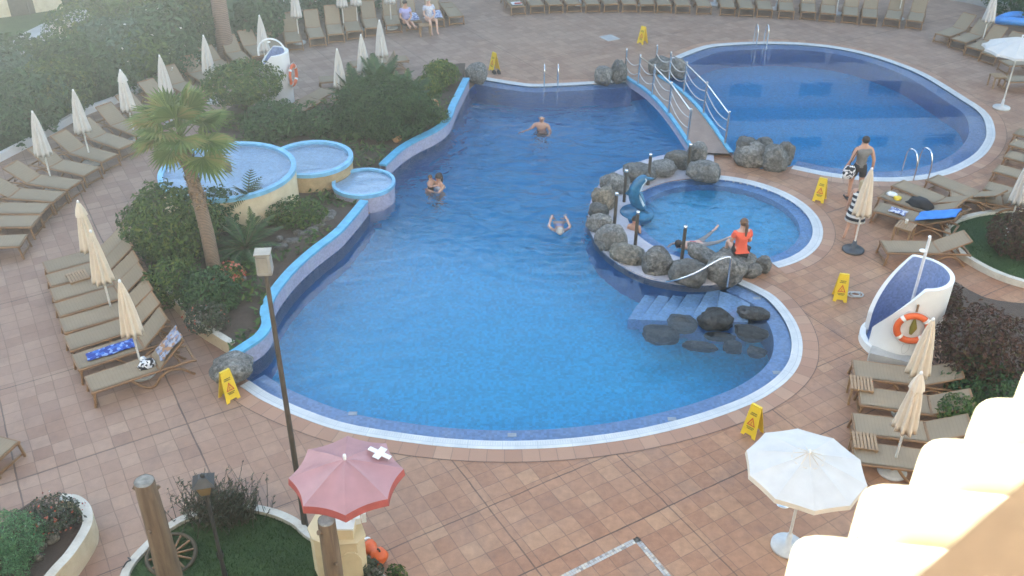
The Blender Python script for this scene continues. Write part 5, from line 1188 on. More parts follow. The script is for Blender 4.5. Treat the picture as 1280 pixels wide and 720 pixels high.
# twiggy bush behind the lantern
c = G(278, 640, .2); tw = thing('twiggy_bush', 'spiky grey green bush with thin upright twigs behind the garden lantern', 'shrub', (c.x, c.y, 0))
m = MB(); q = MB()
for _ in range(330):
    a = rnd.uniform(0, 2 * PI); lean = rnd.uniform(.05, .8); L = rnd.uniform(.35, .8); b = Vector((rnd.gauss(0, .28), rnd.gauss(0, .16), .05)); d = Vector((math.cos(a) * lean, math.sin(a) * lean * .7, 1)).normalized()
    e = b + d * L; m.tube([b, b + d * L * .5, e], [.007, .005, .003], 3, caps=False)
    for k in range(11):
        p = b + d * L * rnd.uniform(.15, 1.0) + Vector((rnd.gauss(0, .015),) * 3); nn = Vector((rnd.gauss(0, 1), rnd.gauss(0, 1), rnd.gauss(0, 1))).normalized(); tt = nn.orthogonal().normalized(); s_ = rnd.uniform(.02, .045)
        q.add([p - tt * s_, p + nn.cross(tt) * s_ * .3, p + tt * s_, p - nn.cross(tt) * s_ * .3], [(0, 1, 2, 3)])
m.build('twigs', MAT['stem'], tw); q.build('foliage', MAT['leafgrey'], tw)
# long leafed plants: cycads, grasses, papaya
def frond_plant(name, label, px, py, z0, n, L, mat, trunk=0.0, droop=.7, cat='plant', leaflets=18, w=.5, grp=None):
    c = G(px, py, z0); t = thing(name, label, cat, (c.x, c.y, z0), rnd.uniform(0, 6), grp)
    m = MB(); st_ = MB()
    for i in range(n):
        a = 2 * PI * i / n * 1.618 * 3 + rnd.uniform(-.3, .3); el = rnd.uniform(.15, 1.2); l = L * rnd.uniform(.75, 1.15)
        P = []; p = Vector((0, 0, trunk)); d = Vector((math.cos(a) * math.cos(el), math.sin(a) * math.cos(el), math.sin(el)))
        for k in range(9): P.append(p.copy()); p = p + d * (l / 8); d = (d + Vector((0, 0, -droop / 8 * (1.2 - .3 * el)))).normalized()
        st_.tube(P, [.012 - .001 * k for k in range(9)], 4, caps=False)
        for k in range(leaflets):
            u = .12 + .88 * k / leaflets; ii = min(7, int(u * 8)); fr = u * 8 - ii; b = P[ii].lerp(P[ii + 1], fr); tg_ = (P[ii + 1] - P[ii]).normalized(); sd = tg_.cross(Vector((0, 0, 1)));
            if sd.length < .1: continue
            sd.normalize(); ln = w * l * .42 * math.sin(PI * min(1, u * .85 + .12)) * rnd.uniform(.85, 1.1)
            for s in (-1, 1):
                e = b + (sd * s * .8 + tg_ * .55 + Vector((0, 0, .12))).normalized() * ln - Vector((0, 0, ln * .25)); wd = tg_ * (l * .022 + .006)
                m.add([b - wd, b + wd, e + wd * .2, e - wd * .2], [(0, 1, 2, 3)])
    m.build('fronds', MAT[mat], t); st_.build('stalks', MAT['stem'], t)
    if trunk > .05: MB().tube([(0, 0, -.1), (0, 0, trunk)], [.05, .035], 8).build('trunk', MAT['stem'], t)
    return t
for x, y, n, L, s in [(448, 138, 26, 1.05, 'left half of the great feathery shrub behind the cascade'), (478, 128, 28, 1.15, 'middle of the great feathery shrub behind the cascade'), (508, 140, 22, .95, 'right side of the great feathery shrub by the wall cap')]:
    frond_plant('feathery_shrub', 'dense feathery dark green fronds, ' + s, x, y, .3, n + 16, L, 'leafdark', .35, .55, 'shrub', 20, .55)
frond_plant('feathery_shrub', 'lighter feathery clump in front of the great shrub, above the smallest basin', 458, 172, .3, 26, .75, 'leaf', .15, .9, 'shrub', 16, .5)
frond_plant('feathery_shrub', 'spreading fern like clump right of the palm foot before the lamp head', 308, 318, .28, 26, .95, 'leafdark', .15, .8, 'plant', 18, .45)
frond_plant('feathery_shrub', 'green feathery clump left of the lamp head', 318, 300, .28, 18, .7, 'leaf', .2, .7, 'plant', 16, .45)
frond_plant('yellow_plant', 'yellow green narrow leafed plant before the cream drum', 283, 280, .28, 22, .55, 'yellowleaf', .1, .7, 'plant', 8, .22)
frond_plant('papaya_plant', 'slender papaya like plant with divided leaves before the cream drum', 315, 281, .28, 10, .72, 'leafdark', .75, .9, 'plant', 9, .75)
frond_plant('feathery_shrub', 'green fronds arching beside the arched outdoor shower', 348, 160, .3, 16, .9, 'leafdark', .1, .7, 'plant', 16, .45)
frond_plant('feathery_shrub', 'small pale fronds beside the topiary, above the large basin rim', 281, 158, .3, 9, .7, 'leafbright', .1, .9, 'plant', 14, .4)
c = G(478, 142, .8); gs = thing('great_shrub', 'great dense dark green shrub between the arched shower and the low pool wall', 'shrub', (c.x, c.y, 0))
m = MB(); leaves(m, (0, 0, .85), (1.55, 1.2, .95), 7500, .20, aspect=4.0, shell=.6); m.build('foliage', MAT['leafdark'], gs)
stems(MB(), (0, 0, .2), .9, 12, .9, .03).build('stems', MAT['stem'], gs)
# terracotta jar
c = G(541, 131, .45); j = thing('terracotta_jar', 'terracotta jar lying on the bed near the low wall', 'jar', c, .6)
MB().lathe([(0, -.2), (.10, -.19), (.18, -.05), (.17, .08), (.09, .17), (.10, .22), (.085, .22), (.07, .15)], 20, Matrix.Rotation(1.0, 4, 'X')).build('jar_body', MAT['terracotta'], j)
c = G(496, 173, .36); tag(MB().lathe([(0, -.1), (.10, -.09), (.15, .0), (.12, .1), (.07, .13)], 16, Matrix.Translation(c)).build('clay_pot', MAT['terracotta']), 'small clay pot at the foot of the great feathery shrub', 'pot')

# fan palm
def fan_palm():
    b = G(268, 337, .25); tp = G(226, 176, 3.25); t = thing('fan_palm', 'young fan palm leaning left in the planting bed, before the large basin', 'palm tree', (b.x, b.y, .2))
    top = Vector((tp.x - b.x, tp.y - b.y, 3.05)); P = [Vector((0, 0, -.1)), top * .3 + Vector((.05, 0, 0)), top * .65 + Vector((.05, 0, 0)), top]; P = catmull(P, 8)
    r = [.165 - .04 * (k / (len(P) - 1)) for k in range(len(P))]; m = MB(); m.tube(P, r, 16); m.build('trunk', MAT['bark'], t)
    s = MB()
    for k in range(150):
        u = rnd.uniform(.50, 1.0); i = min(len(P) - 2, int(u * (len(P) - 1))); c = P[i].lerp(P[i + 1], u * (len(P) - 1) - i); a = rnd.uniform(0, 2 * PI); d = Vector((math.cos(a), math.sin(a), 0)); rr = .125; h = rnd.uniform(.10, .18)
        sd = Vector((-d.y, d.x, 0)) * .035; s.add([c + d * rr * .8 - sd, c + d * rr * .8 + sd, c + d * (rr + .06) + Vector((0, 0, h)) + sd * .6, c + d * (rr + .06) + Vector((0, 0, h)) - sd * .6, c + d * rr * .7 + Vector((0, 0, h))], [(0, 1, 2, 3), (3, 2, 4)])
    s.build('leaf_bases', MAT['stub'], t)
    for k in range(20):
        a = k * 2.399 + rnd.uniform(-.2, .2); el = 1.35 - 1.65 * (k / 19) ** .9; pl = rnd.uniform(.5, .75)
        d = Vector((math.cos(a) * math.cos(el), math.sin(a) * math.cos(el), math.sin(el))); c0 = top + Vector((0, 0, .05)); c1 = c0 + d * pl * .6 + Vector((0, 0, .04)); c2 = c0 + d * pl + Vector((0, 0, -.05))
        f = MB(); f.tube([c0, c1, c2], [.016, .012, .009], 5)
        ax = (c2 - c1).normalized(); nrm = ax.cross(Vector((0, 0, 1)).cross(ax)).normalized()
        sd = ax.cross(nrm).normalized(); nrm = sd.cross(ax).normalized(); N = 24; L = rnd.uniform(.60, .78)
        for q in range(N):
            th = -1.95 + 3.9 * q / (N - 1); dd = ax * math.cos(th) + sd * math.sin(th); ll = L * (1 - .18 * abs(th) / 1.95) * rnd.uniform(.92, 1.05)
            pd = ax * -math.sin(th) + sd * math.cos(th); w0 = .062 * ll
            mid = c2 + dd * ll * .55 + nrm * (.03 * ll) ; tip = c2 + dd * ll * .97 + Vector((0, 0, -.13 * ll)) + nrm * .0
            f.add([c2, mid + pd * w0 - nrm * .01, tip, mid - pd * w0 - nrm * .01, mid + nrm * .022], [(0, 1, 4), (1, 2, 4), (2, 3, 4), (3, 0, 4)])
        f.build('frond', MAT['palm'], t)
    sp = MB(); sp.tube([top, top + Vector((.02, 0, .55)), top + Vector((.03, 0, .95))], [.03, .025, .006], 6); sp.build('spear_leaf', MAT['palm'], t)
fan_palm()
# old palm trunk in the garden
b = G(284, 72); t = thing('old_palm', 'thick pinkish palm trunk behind the hedge, rising out of the picture', 'palm tree', b)
MB().tube([(0, 0, -.1), (0, 0, 1.2), (.05, 0, 5.2), (.1, 0, 9.5)], [.33, .27, .25, .22], 18).build('trunk', MAT['barkpink'], t)
f = MB()
for k in range(26):
    a = k * 2.399; el = 1.2 - 1.7 * k / 25; d = Vector((math.cos(a) * math.cos(el), math.sin(a) * math.cos(el), math.sin(el))); P = []; p = Vector((.1, 0, 9.5))
    for q in range(8): P.append(p.copy()); p = p + d * .38; d = (d + Vector((0, 0, -.13))).normalized()
    for q in range(30):
        u = .1 + .9 * q / 30; i = min(6, int(u * 7)); bq = P[i].lerp(P[i + 1], u * 7 - i); tg_ = (P[i + 1] - P[i]).normalized(); sd = tg_.cross(Vector((0, 0, 1))).normalized()
        for s in (-1, 1): e = bq + (sd * s + tg_ * .5).normalized() * .45 - Vector((0, 0, .12)); f.add([bq - tg_ * .02, bq + tg_ * .02, e], [(0, 1, 2)])
f.build('crown', MAT['palm'], t)
# hedge shrubs and small trees in the garden on the upper left, each one a plant of its own
GS = [(-10, 150, 1.3, .9, 'at the left edge'), (28, 128, 1.3, .95, 'behind the leftmost parasol'), (66, 112, 1.2, .9, 'between the two leftmost parasols'), (100, 84, 1.3, 1.0, 'behind the second parasol'), (132, 92, 1.1, .85, 'before the capped parasol'), (150, 62, 1.4, 1.1, 'above the capped parasol'), (178, 74, 1.1, .9, 'left of the parasol behind the palm'), (200, 48, 1.3, 1.2, 'above the parasol behind the palm'), (220, 67, .9, .85, 'between the palm and the topiary'), (222, 14, 1.6, 1.5, 'tall one left of the old palm trunk'), (240, 30, 1.1, 1.2, 'just left of the old palm trunk'), (321, 24, 1.0, .9, 'right of the old palm trunk'), (338, 2, 1.3, 1.1, 'at the top edge left of the far row'), (175, 18, 1.6, 1.4, 'tall one at the top edge'), (385, -2, 1.2, .8, 'behind the far row start'), (425, -8, 1.2, .8, 'behind the middle of the far row'), (105, 40, 1.5, 1.1, 'in the hazy upper left'), (30, 80, 1.4, .9, 'low in the hazy left'), (460, -10, 1.1, .7, 'behind the two neighbouring parasols'), (-20, 100, 1.5, 1.0, 'at the far left edge in the haze'), (70, 78, 1.2, .9, 'beside the garden path in the haze')]
for i, (x, y, rx, rz_, s) in enumerate(GS):
    shrub('hedge_shrub', 'hazy green garden shrub ' + s, x, y, rx, rz_, rz_ * .95, int(1400 * rx * rz_), (.15, .21, .18, .24)[i % 4], ('leafhedge', 'leafhedge', 'leaf', 'leafdark', 'leafhedge', 'leafblue2', 'leafbright2')[i % 7], 'shrub', 'garden shrubs beyond the kerb', extra=[('white_blossoms', 'flowerwhite', 18, .09)] if i in (6, 7, 8, 9, 5) else None)
# grass blades on the two lawns
def blades(name, poly, n, z, h, label, avoid=()):
    P = [Vector((p[0], p[1])) for p in poly]; N = len(P); mb = MB(); xs = [p.x for p in P]; ys_ = [p.y for p in P]; k = 0; x0, x1, y0, y1 = min(xs), max(xs), min(ys_), max(ys_)
    for _ in range(n * 4):
        if k >= n: break
        x, y = rnd.uniform(x0, x1), rnd.uniform(y0, y1); c = False; j = N - 1
        for i in range(N):
            if (P[i].y > y) != (P[j].y > y) and x < (P[j].x - P[i].x) * (y - P[i].y) / (P[j].y - P[i].y) + P[i].x: c = not c
            j = i
        if not c: continue
        a = rnd.uniform(0, 2 * PI); w = .006; hh = h * rnd.uniform(.5, 1.3); dx, dy = math.cos(a) * w, math.sin(a) * w; lx, ly = rnd.gauss(0, .02), rnd.gauss(0, .02)
        mb.add([(x - dx, y - dy, z), (x + dx, y + dy, z), (x + lx, y + ly, z + hh)], [(0, 1, 2)]); k += 1
    return tag(mb.build(name, MAT['grass']), label, 'grass', kind='stuff')
blades('grass', lawn_poly, 26000, .06, .05, 'short mown grass of the front lawn'); blades('grass', [p for p in rl_poly if p[0] < 14] + [(13, 16)], 14000, .08, .05, 'short grass of the right lawn tip') if False else blades('grass', rl_poly, 14000, .08, .05, 'short grass of the right lawn tip')

gc = MB(); P_ = [Vector((p[0], p[1])) for p in bp]; N_ = len(P_)
def in_bed(x, y):
    c = False; j = N_ - 1
    for i in range(N_):
        if (P_[i].y > y) != (P_[j].y > y) and x < (P_[j].x - P_[i].x) * (y - P_[i].y) / (P_[j].y - P_[i].y) + P_[i].x: c = not c
        j = i
    return c
x0, x1 = min(p.x for p in P_), max(p.x for p in P_); y0, y1 = min(p.y for p in P_), max(p.y for p in P_); k = 0
while k < 5200:
    x, y = rnd.uniform(x0, x1), rnd.uniform(y0, y1)
    if noise.noise(Vector((x * .9, y * .9, 2))) < .02 or not in_bed(x, y): k += .2; continue
    if any((Vector((x, y, 0)) - Vector((c_.x, c_.y, 0))).length < r_ + .05 for c_, r_ in ((B1C, B1R), (B2C, B2R), (B3C, B3R))): continue
    z = .30 + rnd.uniform(0, .16); n3 = Vector((rnd.gauss(0, .6), rnd.gauss(0, .6), 1)).normalized(); t3 = n3.orthogonal().normalized(); t3.rotate(Matrix.Rotation(rnd.uniform(0, 6.28), 3, n3)); b3 = n3.cross(t3); L = rnd.uniform(.05, .11); p3 = Vector((x, y, z))
    gc.add([p3 - t3 * L, p3 + b3 * L * .4, p3 + t3 * L, p3 - b3 * L * .4], [(0, 1, 2, 3)]); k += 1
tag(gc.build('ground_cover', MAT['leaf']), 'low leafy ground cover in patches over the planting bed', 'ground cover', kind='stuff')
# ---------------------------------------------------------------- people
BASEJ = dict(pelvis=(0, 0, .93, .125), waist=(0, 0, 1.08, .112), chest=(0, .01, 1.27, .14), upch=(0, 0, 1.39, .115), neck=(0, 0, 1.49, .052), head=(0, .02, 1.585, .082), crown=(0, .02, 1.685, .07),
 shL=(-.17, 0, 1.405, .06), elL=(-.24, -.03, 1.13, .042), wrL=(-.26, .05, .89, .030), haL=(-.265, .07, .82, .034), shR=(.17, 0, 1.405, .06), elR=(.24, -.03, 1.13, .042), wrR=(.26, .05, .89, .030), haR=(.265, .07, .82, .034),
 hipL=(-.09, 0, .88, .092), knL=(-.10, .02, .48, .058), anL=(-.10, -.02, .09, .036), toeL=(-.11, .14, .035, .032), hipR=(.09, 0, .88, .092), knR=(.10, .02, .48, .058), anR=(.10, -.02, .09, .036), toeR=(.11, .14, .035, .032))
BASEE = [('pelvis', 'waist'), ('waist', 'chest'), ('chest', 'upch'), ('upch', 'neck'), ('neck', 'head'), ('head', 'crown')] + [(a + s, b + s) for s in 'LR' for a, b in (('sh', 'el'), ('el', 'wr'), ('wr', 'ha'), ('hip', 'kn'), ('kn', 'an'), ('an', 'toe'))] + [('upch', 'shL'), ('upch', 'shR'), ('pelvis', 'hipL'), ('pelvis', 'hipR')]
def skin_obj(name, V, E, mat, parent, root, sub=2):
    names = list(V); idx = {n: i for i, n in enumerate(names)}
    me = bpy.data.meshes.new(name + '_cage'); me.from_pydata([V[n][:3] for n in names], [(idx[a], idx[b]) for a, b in E], []); me.update()
    o = bpy.data.objects.new(name, me); col.objects.link(o)
    o.modifiers.new('s', 'SKIN'); sk = me.skin_vertices[0].data
    for n, i in idx.items(): sk[i].radius = (V[n][3], V[n][3]); sk[i].use_root = (n == root)
    sb = o.modifiers.new('d', 'SUBSURF'); sb.levels = sub; sb.render_levels = sub
    dg = bpy.context.evaluated_depsgraph_get(); dg.update()
    m2 = bpy.data.meshes.new_from_object(o.evaluated_get(dg)); m2.name = name
    o.modifiers.clear(); o.data = m2; bpy.data.meshes.remove(me)
    m2.materials.clear(); m2.materials.append(MAT[mat])
    for p in m2.polygons: p.use_smooth = True
    if parent is not None: o.parent = parent
    return o
def person(label, loc, rz, over=None, skinm='skin', hair=('hairdark', 'short'), clothes=(), group=None, scale=1.0, look=0.0, tilt=(0, 0)):
    t = thing('person', label, 'person', loc, rz, group); t.scale = (scale,) * 3
    V = dict(BASEJ); V.update(over or {})
    E = list(BASEE); F = dict(V)
    for s, sg_ in (('L', -1), ('R', 1)):
        h = Vector(V['ha' + s][:3]); w = Vector(V['wr' + s][:3]); d = (h - w).normalized(); sd = d.cross(Vector((0, 1, .3)) if abs(d.y) < .8 else Vector((0, 0, 1))).normalized()
        for k, (o_, l_) in enumerate(((-.024, .065), (-.008, .078), (.008, .074), (.024, .058))):
            a = h + sd * o_ + d * .028; F['f%s%d' % (s, k)] = (*(a + d * l_ * .5), .0085); F['g%s%d' % (s, k)] = (*(a + d * l_ + Vector((0, 0, -.012))), .007); E += [('ha' + s, 'f%s%d' % (s, k)), ('f%s%d' % (s, k), 'g%s%d' % (s, k))]
        a = w + d * .02; F['t%s' % s] = (*(a + sd * -.05 * sg_ + d * .03), .010); E += [('wr' + s, 't%s' % s)]
    skin_obj('body', F, E, skinm, t, 'pelvis')
    hc = (Vector(V['head'][:3]) + Vector(V['crown'][:3])) / 2; upv = (Vector(V['crown'][:3]) - Vector(V['neck'][:3])).normalized()
    fwd = Vector((0, 1, 0)) if abs(upv.y) < .8 else Vector((0, .3, -1)) * (1 if upv.y > 0 else -1)
    xv = fwd.cross(upv).normalized(); yv = upv.cross(xv).normalized()
    M = Matrix.Translation(hc) @ Matrix((xv, yv, upv)).transposed().to_4x4() @ Matrix.Rotation(look, 4, 'Z')
    f = MB()
    for s in (-1, 1): f.lathe([(.0, -.009), (.008, -.005), (.010, 0), (.008, .005), (0, .009)], 8, M @ Matrix.Translation((s * .031, .075, .005)))
    f.build('eyes', MAT['hairdark'], t)
    n = MB(); n.tube([(0, .075, .015), (0, .098, -.02), (0, .085, -.028)], [.008, .014, .008], 6, M); n.tube([(-.022, .078, -.052), (0, .084, -.052), (.022, .078, -.052)], .006, 5, M, mi=1)
    for s in (-1, 1): n.tube([(s * .082, .0, .02), (s * .092, -.01, .0), (s * .083, .0, -.025)], [.008, .016, .008], 6, M)
    n.build('face', [MAT[skinm], MAT['pinkcloth']], t)
    if hair:
        hb = MB(); pr = []
        for k in range(9):
            a = PI / 2 * k / 8; pr.append((.094 * math.cos(a - .0), .098 * math.sin(a)))
        hb.lathe([(.088, -.045), (.096, -.01)] + pr + [(.001, .100)], 18, M @ Matrix.Rotation(.42, 4, 'X') @ Matrix.Translation((0, -.012, .018)))
        if hair[1] == 'pony': hb.tube(catmull([(0, -.09, .03), (0, -.135, -.02), (0, -.14, -.13), (.01, -.12, -.25), (.015, -.11, -.33)], 4), [.03, .034, .036, .038, .038, .036, .035, .034, .033, .032, .03, .028, .025, .022, .018, .012, .006][:17], 8, M)
        if hair[1] == 'long': hb.tube([(0, -.04, .06), (0, -.07, -.06), (0, -.07, -.18), (0, -.06, -.24)], [.085, .088, .07, .03], 12, M)
        hb.build('hair', MAT[hair[0]], t)
    for (nm, mt, nodes, k, ends) in clothes:
        W = {}; 
        for q in nodes: x, y, z, r_ = V[q]; W[q] = (x, y, z, r_ * k + .006)
        EE = [(a, b) for a, b in BASEE if a in W and b in W]
        for (nm2, a, b, u) in ends:
            A = Vector(V[a][:3]); B = Vector(V[b][:3]); c = A.lerp(B, u); W[nm2] = (*c, (V[a][3] * (1 - u) + V[b][3] * u) * (k + .12) + .008); EE.append((a, nm2))
        skin_obj(nm, W, EE, mt, t, nodes[0], 2)
    return t
SHORTS = lambda m: ('shorts', m, ('pelvis', 'hipL', 'hipR', 'waist'), 1.08, (('kl', 'hipL', 'knL', .62), ('kr', 'hipR', 'knR', .62)))
TANK = lambda m: ('tank_top', m, ('waist', 'pelvis', 'chest', 'upch', 'shL', 'shR'), 1.15, ())
TEE = lambda m: ('shirt', m, ('waist', 'pelvis', 'chest', 'upch', 'shL', 'shR'), 1.17, (('al', 'shL', 'elL', .55), ('ar', 'shR', 'elR', .55)))
SUIT = lambda m: ('swimsuit', m, ('waist', 'pelvis', 'chest', 'hipL', 'hipR'), 1.12, ())
TRUNKS = lambda m: ('trunks', m, ('pelvis', 'hipL', 'hipR'), 1.02, (('kl', 'hipL', 'knL', .4), ('kr', 'hipR', 'knR', .4)))
# walking man with bag
mw = person('man walking away in a grey tank top and dark shorts, round pool behind him', G(1066, 250), .12, dict(hipL=(-.09, .02, .88, .092), knL=(-.10, .12, .49, .062), anL=(-.10, .07, .09, .038), toeL=(-.11, .23, .035, .034), hipR=(.09, -.02, .88, .092), knR=(.10, -.03, .48, .062), anR=(.10, -.20, .11, .038), toeR=(.11, -.07, .03, .034), elL=(-.29, -.05, 1.14, .045), wrL=(-.33, .06, .92, .034), haL=(-.335, .09, .86, .036), elR=(.28, -.07, 1.14, .045), wrR=(.32, -.02, .88, .034), haR=(.325, 0, .80, .036), shL=(-.19, 0, 1.41, .066), shR=(.19, 0, 1.41, .066), chest=(0, .01, 1.27, .152), neck=(0, .01, 1.5, .06)), 'skin', ('hairdark', 'short'), (TANK('greycloth'), SHORTS('darkcloth')), scale=1.04)
for s in (('L', -.105, .12), ('R', .105, -.13)): MB().box((s[1], s[2], .022), (.10, .27, .03)).build('sandal', MAT['darkcloth'], mw)
p = G(1066, 250); bg = thing('shoulder_bag', 'black and white patterned bag hanging at the walking man\'s left side', 'bag', (p.x - .30, p.y - .10, .86), .3)
MB().lathe([(.0, -.19), (.13, -.17), (.165, -.06), (.15, .08), (.10, .17), (.04, .19)], 20, Matrix.Diagonal((1.15, .55, 1, 1))).build('bag_body', MAT['bagbw'], bg)
MB().tube(catmull([(-.02, 0, .17), (.0, -.02, .36), (.10, -.02, .58), (.16, .06, .66), (.12, .16, .5), (.03, .06, .17)], 5), .012, 6).build('strap', MAT['darkcloth'], bg)
# woman in striped dress
wd = person('woman in a black and white striped dress, half hidden behind the cream parasol', G(1063, 299), -.5, dict(knL=(-.12, -.02, .48, .056), anL=(-.16, -.16, .10, .036), toeL=(-.20, -.02, .03, .032), knR=(.08, .1, .48, .056), anR=(.08, .1, .09, .036), toeR=(.07, .25, .035, .03)), 'skin', ('hairblond', 'long'), (), scale=.92)
d = MB(); d.lathe([(.0, 1.44), (.11, 1.44), (.17, 1.36), (.175, 1.24), (.15, 1.08), (.185, .92), (.21, .75), (.235, .56), (.225, .56)], 28, Matrix.Diagonal((1.12, .8, 1, 1)), mod=lambda a, z: 1 + .03 * math.sin(5 * a) * max(0, 1.1 - z)); d.build('dress', MAT['stripedress'], wd)
# girl on the rock
sit = dict(pelvis=(0, 0, .13, .135), waist=(0, .0, .27, .115), chest=(0, .02, .45, .135), upch=(0, .02, .57, .112), neck=(0, .03, .67, .05), head=(0, .05, .765, .082), crown=(0, .05, .865, .07), shL=(-.165, .02, .58, .058), shR=(.165, .02, .58, .058), elL=(-.215, .10, .33, .04), wrL=(-.10, .27, .26, .03), haL=(-.04, .31, .25, .033), elR=(.225, .06, .32, .04), wrR=(.16, .27, .24, .03), haR=(.11, .32, .23, .033), hipL=(-.09, .04, .10, .095), knL=(-.13, .42, .16, .06), anL=(-.12, .55, -.18, .038), toeL=(-.12, .68, -.24, .032), hipR=(.09, .04, .10, .095), knR=(.13, .42, .16, .06), anR=(.12, .55, -.18, .038), toeR=(.12, .68, -.24, .032))
p = G(925, 316, .62); girl = person('girl in an orange shirt with brown ponytail sitting on a boulder by the small pool', (p.x, p.y, .56), .15, sit, 'skinlight', ('hairbrown', 'pony'), (TEE('orangecloth'), TRUNKS('darkcloth')), look=.2)
# bald swimmer
sw = dict(elL=(-.30, .10, 1.18, .045), wrL=(-.26, .34, 1.12, .033), haL=(-.24, .42, 1.12, .036), elR=(.36, .10, 1.22, .045), wrR=(.52, .30, 1.22, .033), haR=(.57, .36, 1.22, .036), chest=(0, .01, 1.27, .155), shL=(-.2, 0, 1.41, .068), shR=(.2, 0, 1.41, .068))
p = G(677, 160, -.03); person('bald man standing chest deep in the deep end of the main pool', (p.x, p.y, -1.34), PI - .2, sw, 'skin', None, (TRUNKS('darkcloth'),))
# mother and child
hug = dict(elL=(-.20, .22, 1.28, .042), wrL=(.02, .33, 1.32, .03), haL=(.08, .34, 1.33, .033), elR=(.24, .20, 1.25, .042), wrR=(.14, .36, 1.22, .03), haR=(.08, .38, 1.22, .033))
p = G(549, 234, -.03); person('dark haired woman in the main pool hugging a small child', (p.x, p.y, -1.36), PI - .75, hug, 'skin', ('hairdark', 'long'), (('swim_shirt', 'paleshirt', ('waist', 'pelvis', 'chest', 'upch', 'shL', 'shR'), 1.06, ()),), look=.2)
q = G(538, 236, -.03); person('small brown haired child held by the woman in the main pool', (q.x, q.y + .05, -.72), PI + 1.0, dict(elL=(-.25, .2, 1.3, .042), wrL=(-.1, .38, 1.36, .03), haL=(-.04, .42, 1.37, .033), elR=(.26, .18, 1.32, .042), wrR=(.12, .38, 1.36, .03), haR=(.06, .42, 1.36, .033)), 'skin', ('hairbrown', 'short'), (SUIT('darkcloth'),), scale=.62)
# swimmer face forward with white cap of hair
prone = dict(pelvis=(0, -.05, -.12, .125), waist=(0, .12, -.09, .112), chest=(0, .30, -.06, .14), upch=(0, .42, -.03, .112), neck=(0, .52, .0, .052), head=(0, .61, .06, .082), crown=(0, .68, .13, .07), shL=(-.17, .42, -.01, .058), shR=(.17, .42, -.01, .058), elL=(-.27, .30, .06, .042), wrL=(-.20, .10, .13, .03), haL=(-.18, .03, .15, .033), elR=(.27, .30, .06, .042), wrR=(.21, .08, .13, .03), haR=(.19, .01, .15, .033), hipL=(-.09, -.12, -.15, .09), knL=(-.15, -.5, -.25, .056), anL=(-.2, -.85, -.2, .036), toeL=(-.2, -1.0, -.22, .03), hipR=(.09, -.12, -.15, .09), knR=(.15, -.5, -.25, .056), anR=(.24, -.82, -.2, .036), toeR=(.26, -.97, -.2, .03))
p = G(700, 289, 0); person('white haired swimmer in the middle of the main pool, arms raised', (p.x, p.y + .6, -.09), PI, dict(prone, knL=(-.15, -.48, -.42, .056), anL=(-.18, -.8, -.6, .036), toeL=(-.18, -.92, -.66, .03), knR=(.15, -.48, -.42, .056), anR=(.18, -.8, -.62, .036), toeR=(.18, -.92, -.68, .03)), 'skinlight', ('hairgrey', 'short'), (SUIT('lilac'),))
# woman in the small pool
pr2 = dict(prone); pr2.update(elL=(-.32, .55, -.10, .042), wrL=(-.30, .75, -.2, .03), haL=(-.29, .82, -.22, .033), elR=(.32, .55, -.10, .042), wrR=(.30, .75, -.2, .03), haR=(.29, .82, -.22, .033), knL=(-.16, -.48, -.15, .056), anL=(-.18, -.84, -.06, .036), toeL=(-.19, -.97, -.03, .03), knR=(.2, -.45, -.15, .056), anR=(.30, -.80, -.05, .036), toeR=(.33, -.93, .03, .03))
p = G(868, 302, 0); person('dark haired woman in a pink swimsuit lying in the small pool behind the boulders', (p.x + .1, p.y, .02), PI / 2 + .55, pr2, 'skinlight', ('hairdark', 'short'), (SUIT('pinkcloth'),))
p = G(793, 288, 0); person('child in a red swimsuit crouching in the small pool below the dolphin', (p.x, p.y + .05, -.36), PI * .9, dict(sit, anL=(-.10, .2, -.05, .038), toeL=(-.1, .35, -.05, .03), anR=(.10, .2, -.05, .038), toeR=(.1, .35, -.05, .03), knL=(-.13, .3, .3, .06), knR=(.13, .3, .3, .06)), 'skin', ('hairdark', 'long'), (SUIT('orangecloth'),), scale=.8)
# seated pair
lx = dict(sit); lx.update(knL=(-.1, .44, .16, .058), anL=(-.1, .84, .07, .036), toeL=(-.1, .9, .18, .03), knR=(.1, .42, .22, .058), anR=(.1, .78, .07, .036), toeR=(.1, .85, .18, .03))
p = G(507, 30, .36); person('dark haired woman in lilac sitting with stretched legs on a far lounger', (p.x, p.y, .36), gdir(507, 30, 10, 8) - PI / 2, lx, 'skin', ('hairdark', 'short'), (TEE('lilac'), TRUNKS('darkcloth')))
p = G(536, 27, .36); person('person in a pale checked shirt sitting on a far lounger beside the woman in lilac', (p.x, p.y, .36), PI + .5, dict(sit, anL=(-.12, .5, -.28, .036), toeL=(-.12, .62, -.33, .03), anR=(.12, .5, -.28, .036), toeR=(.12, .62, -.33, .03)), 'skinlight', ('hairgrey', 'short'), (TEE('paleshirt'),), scale=1.02)

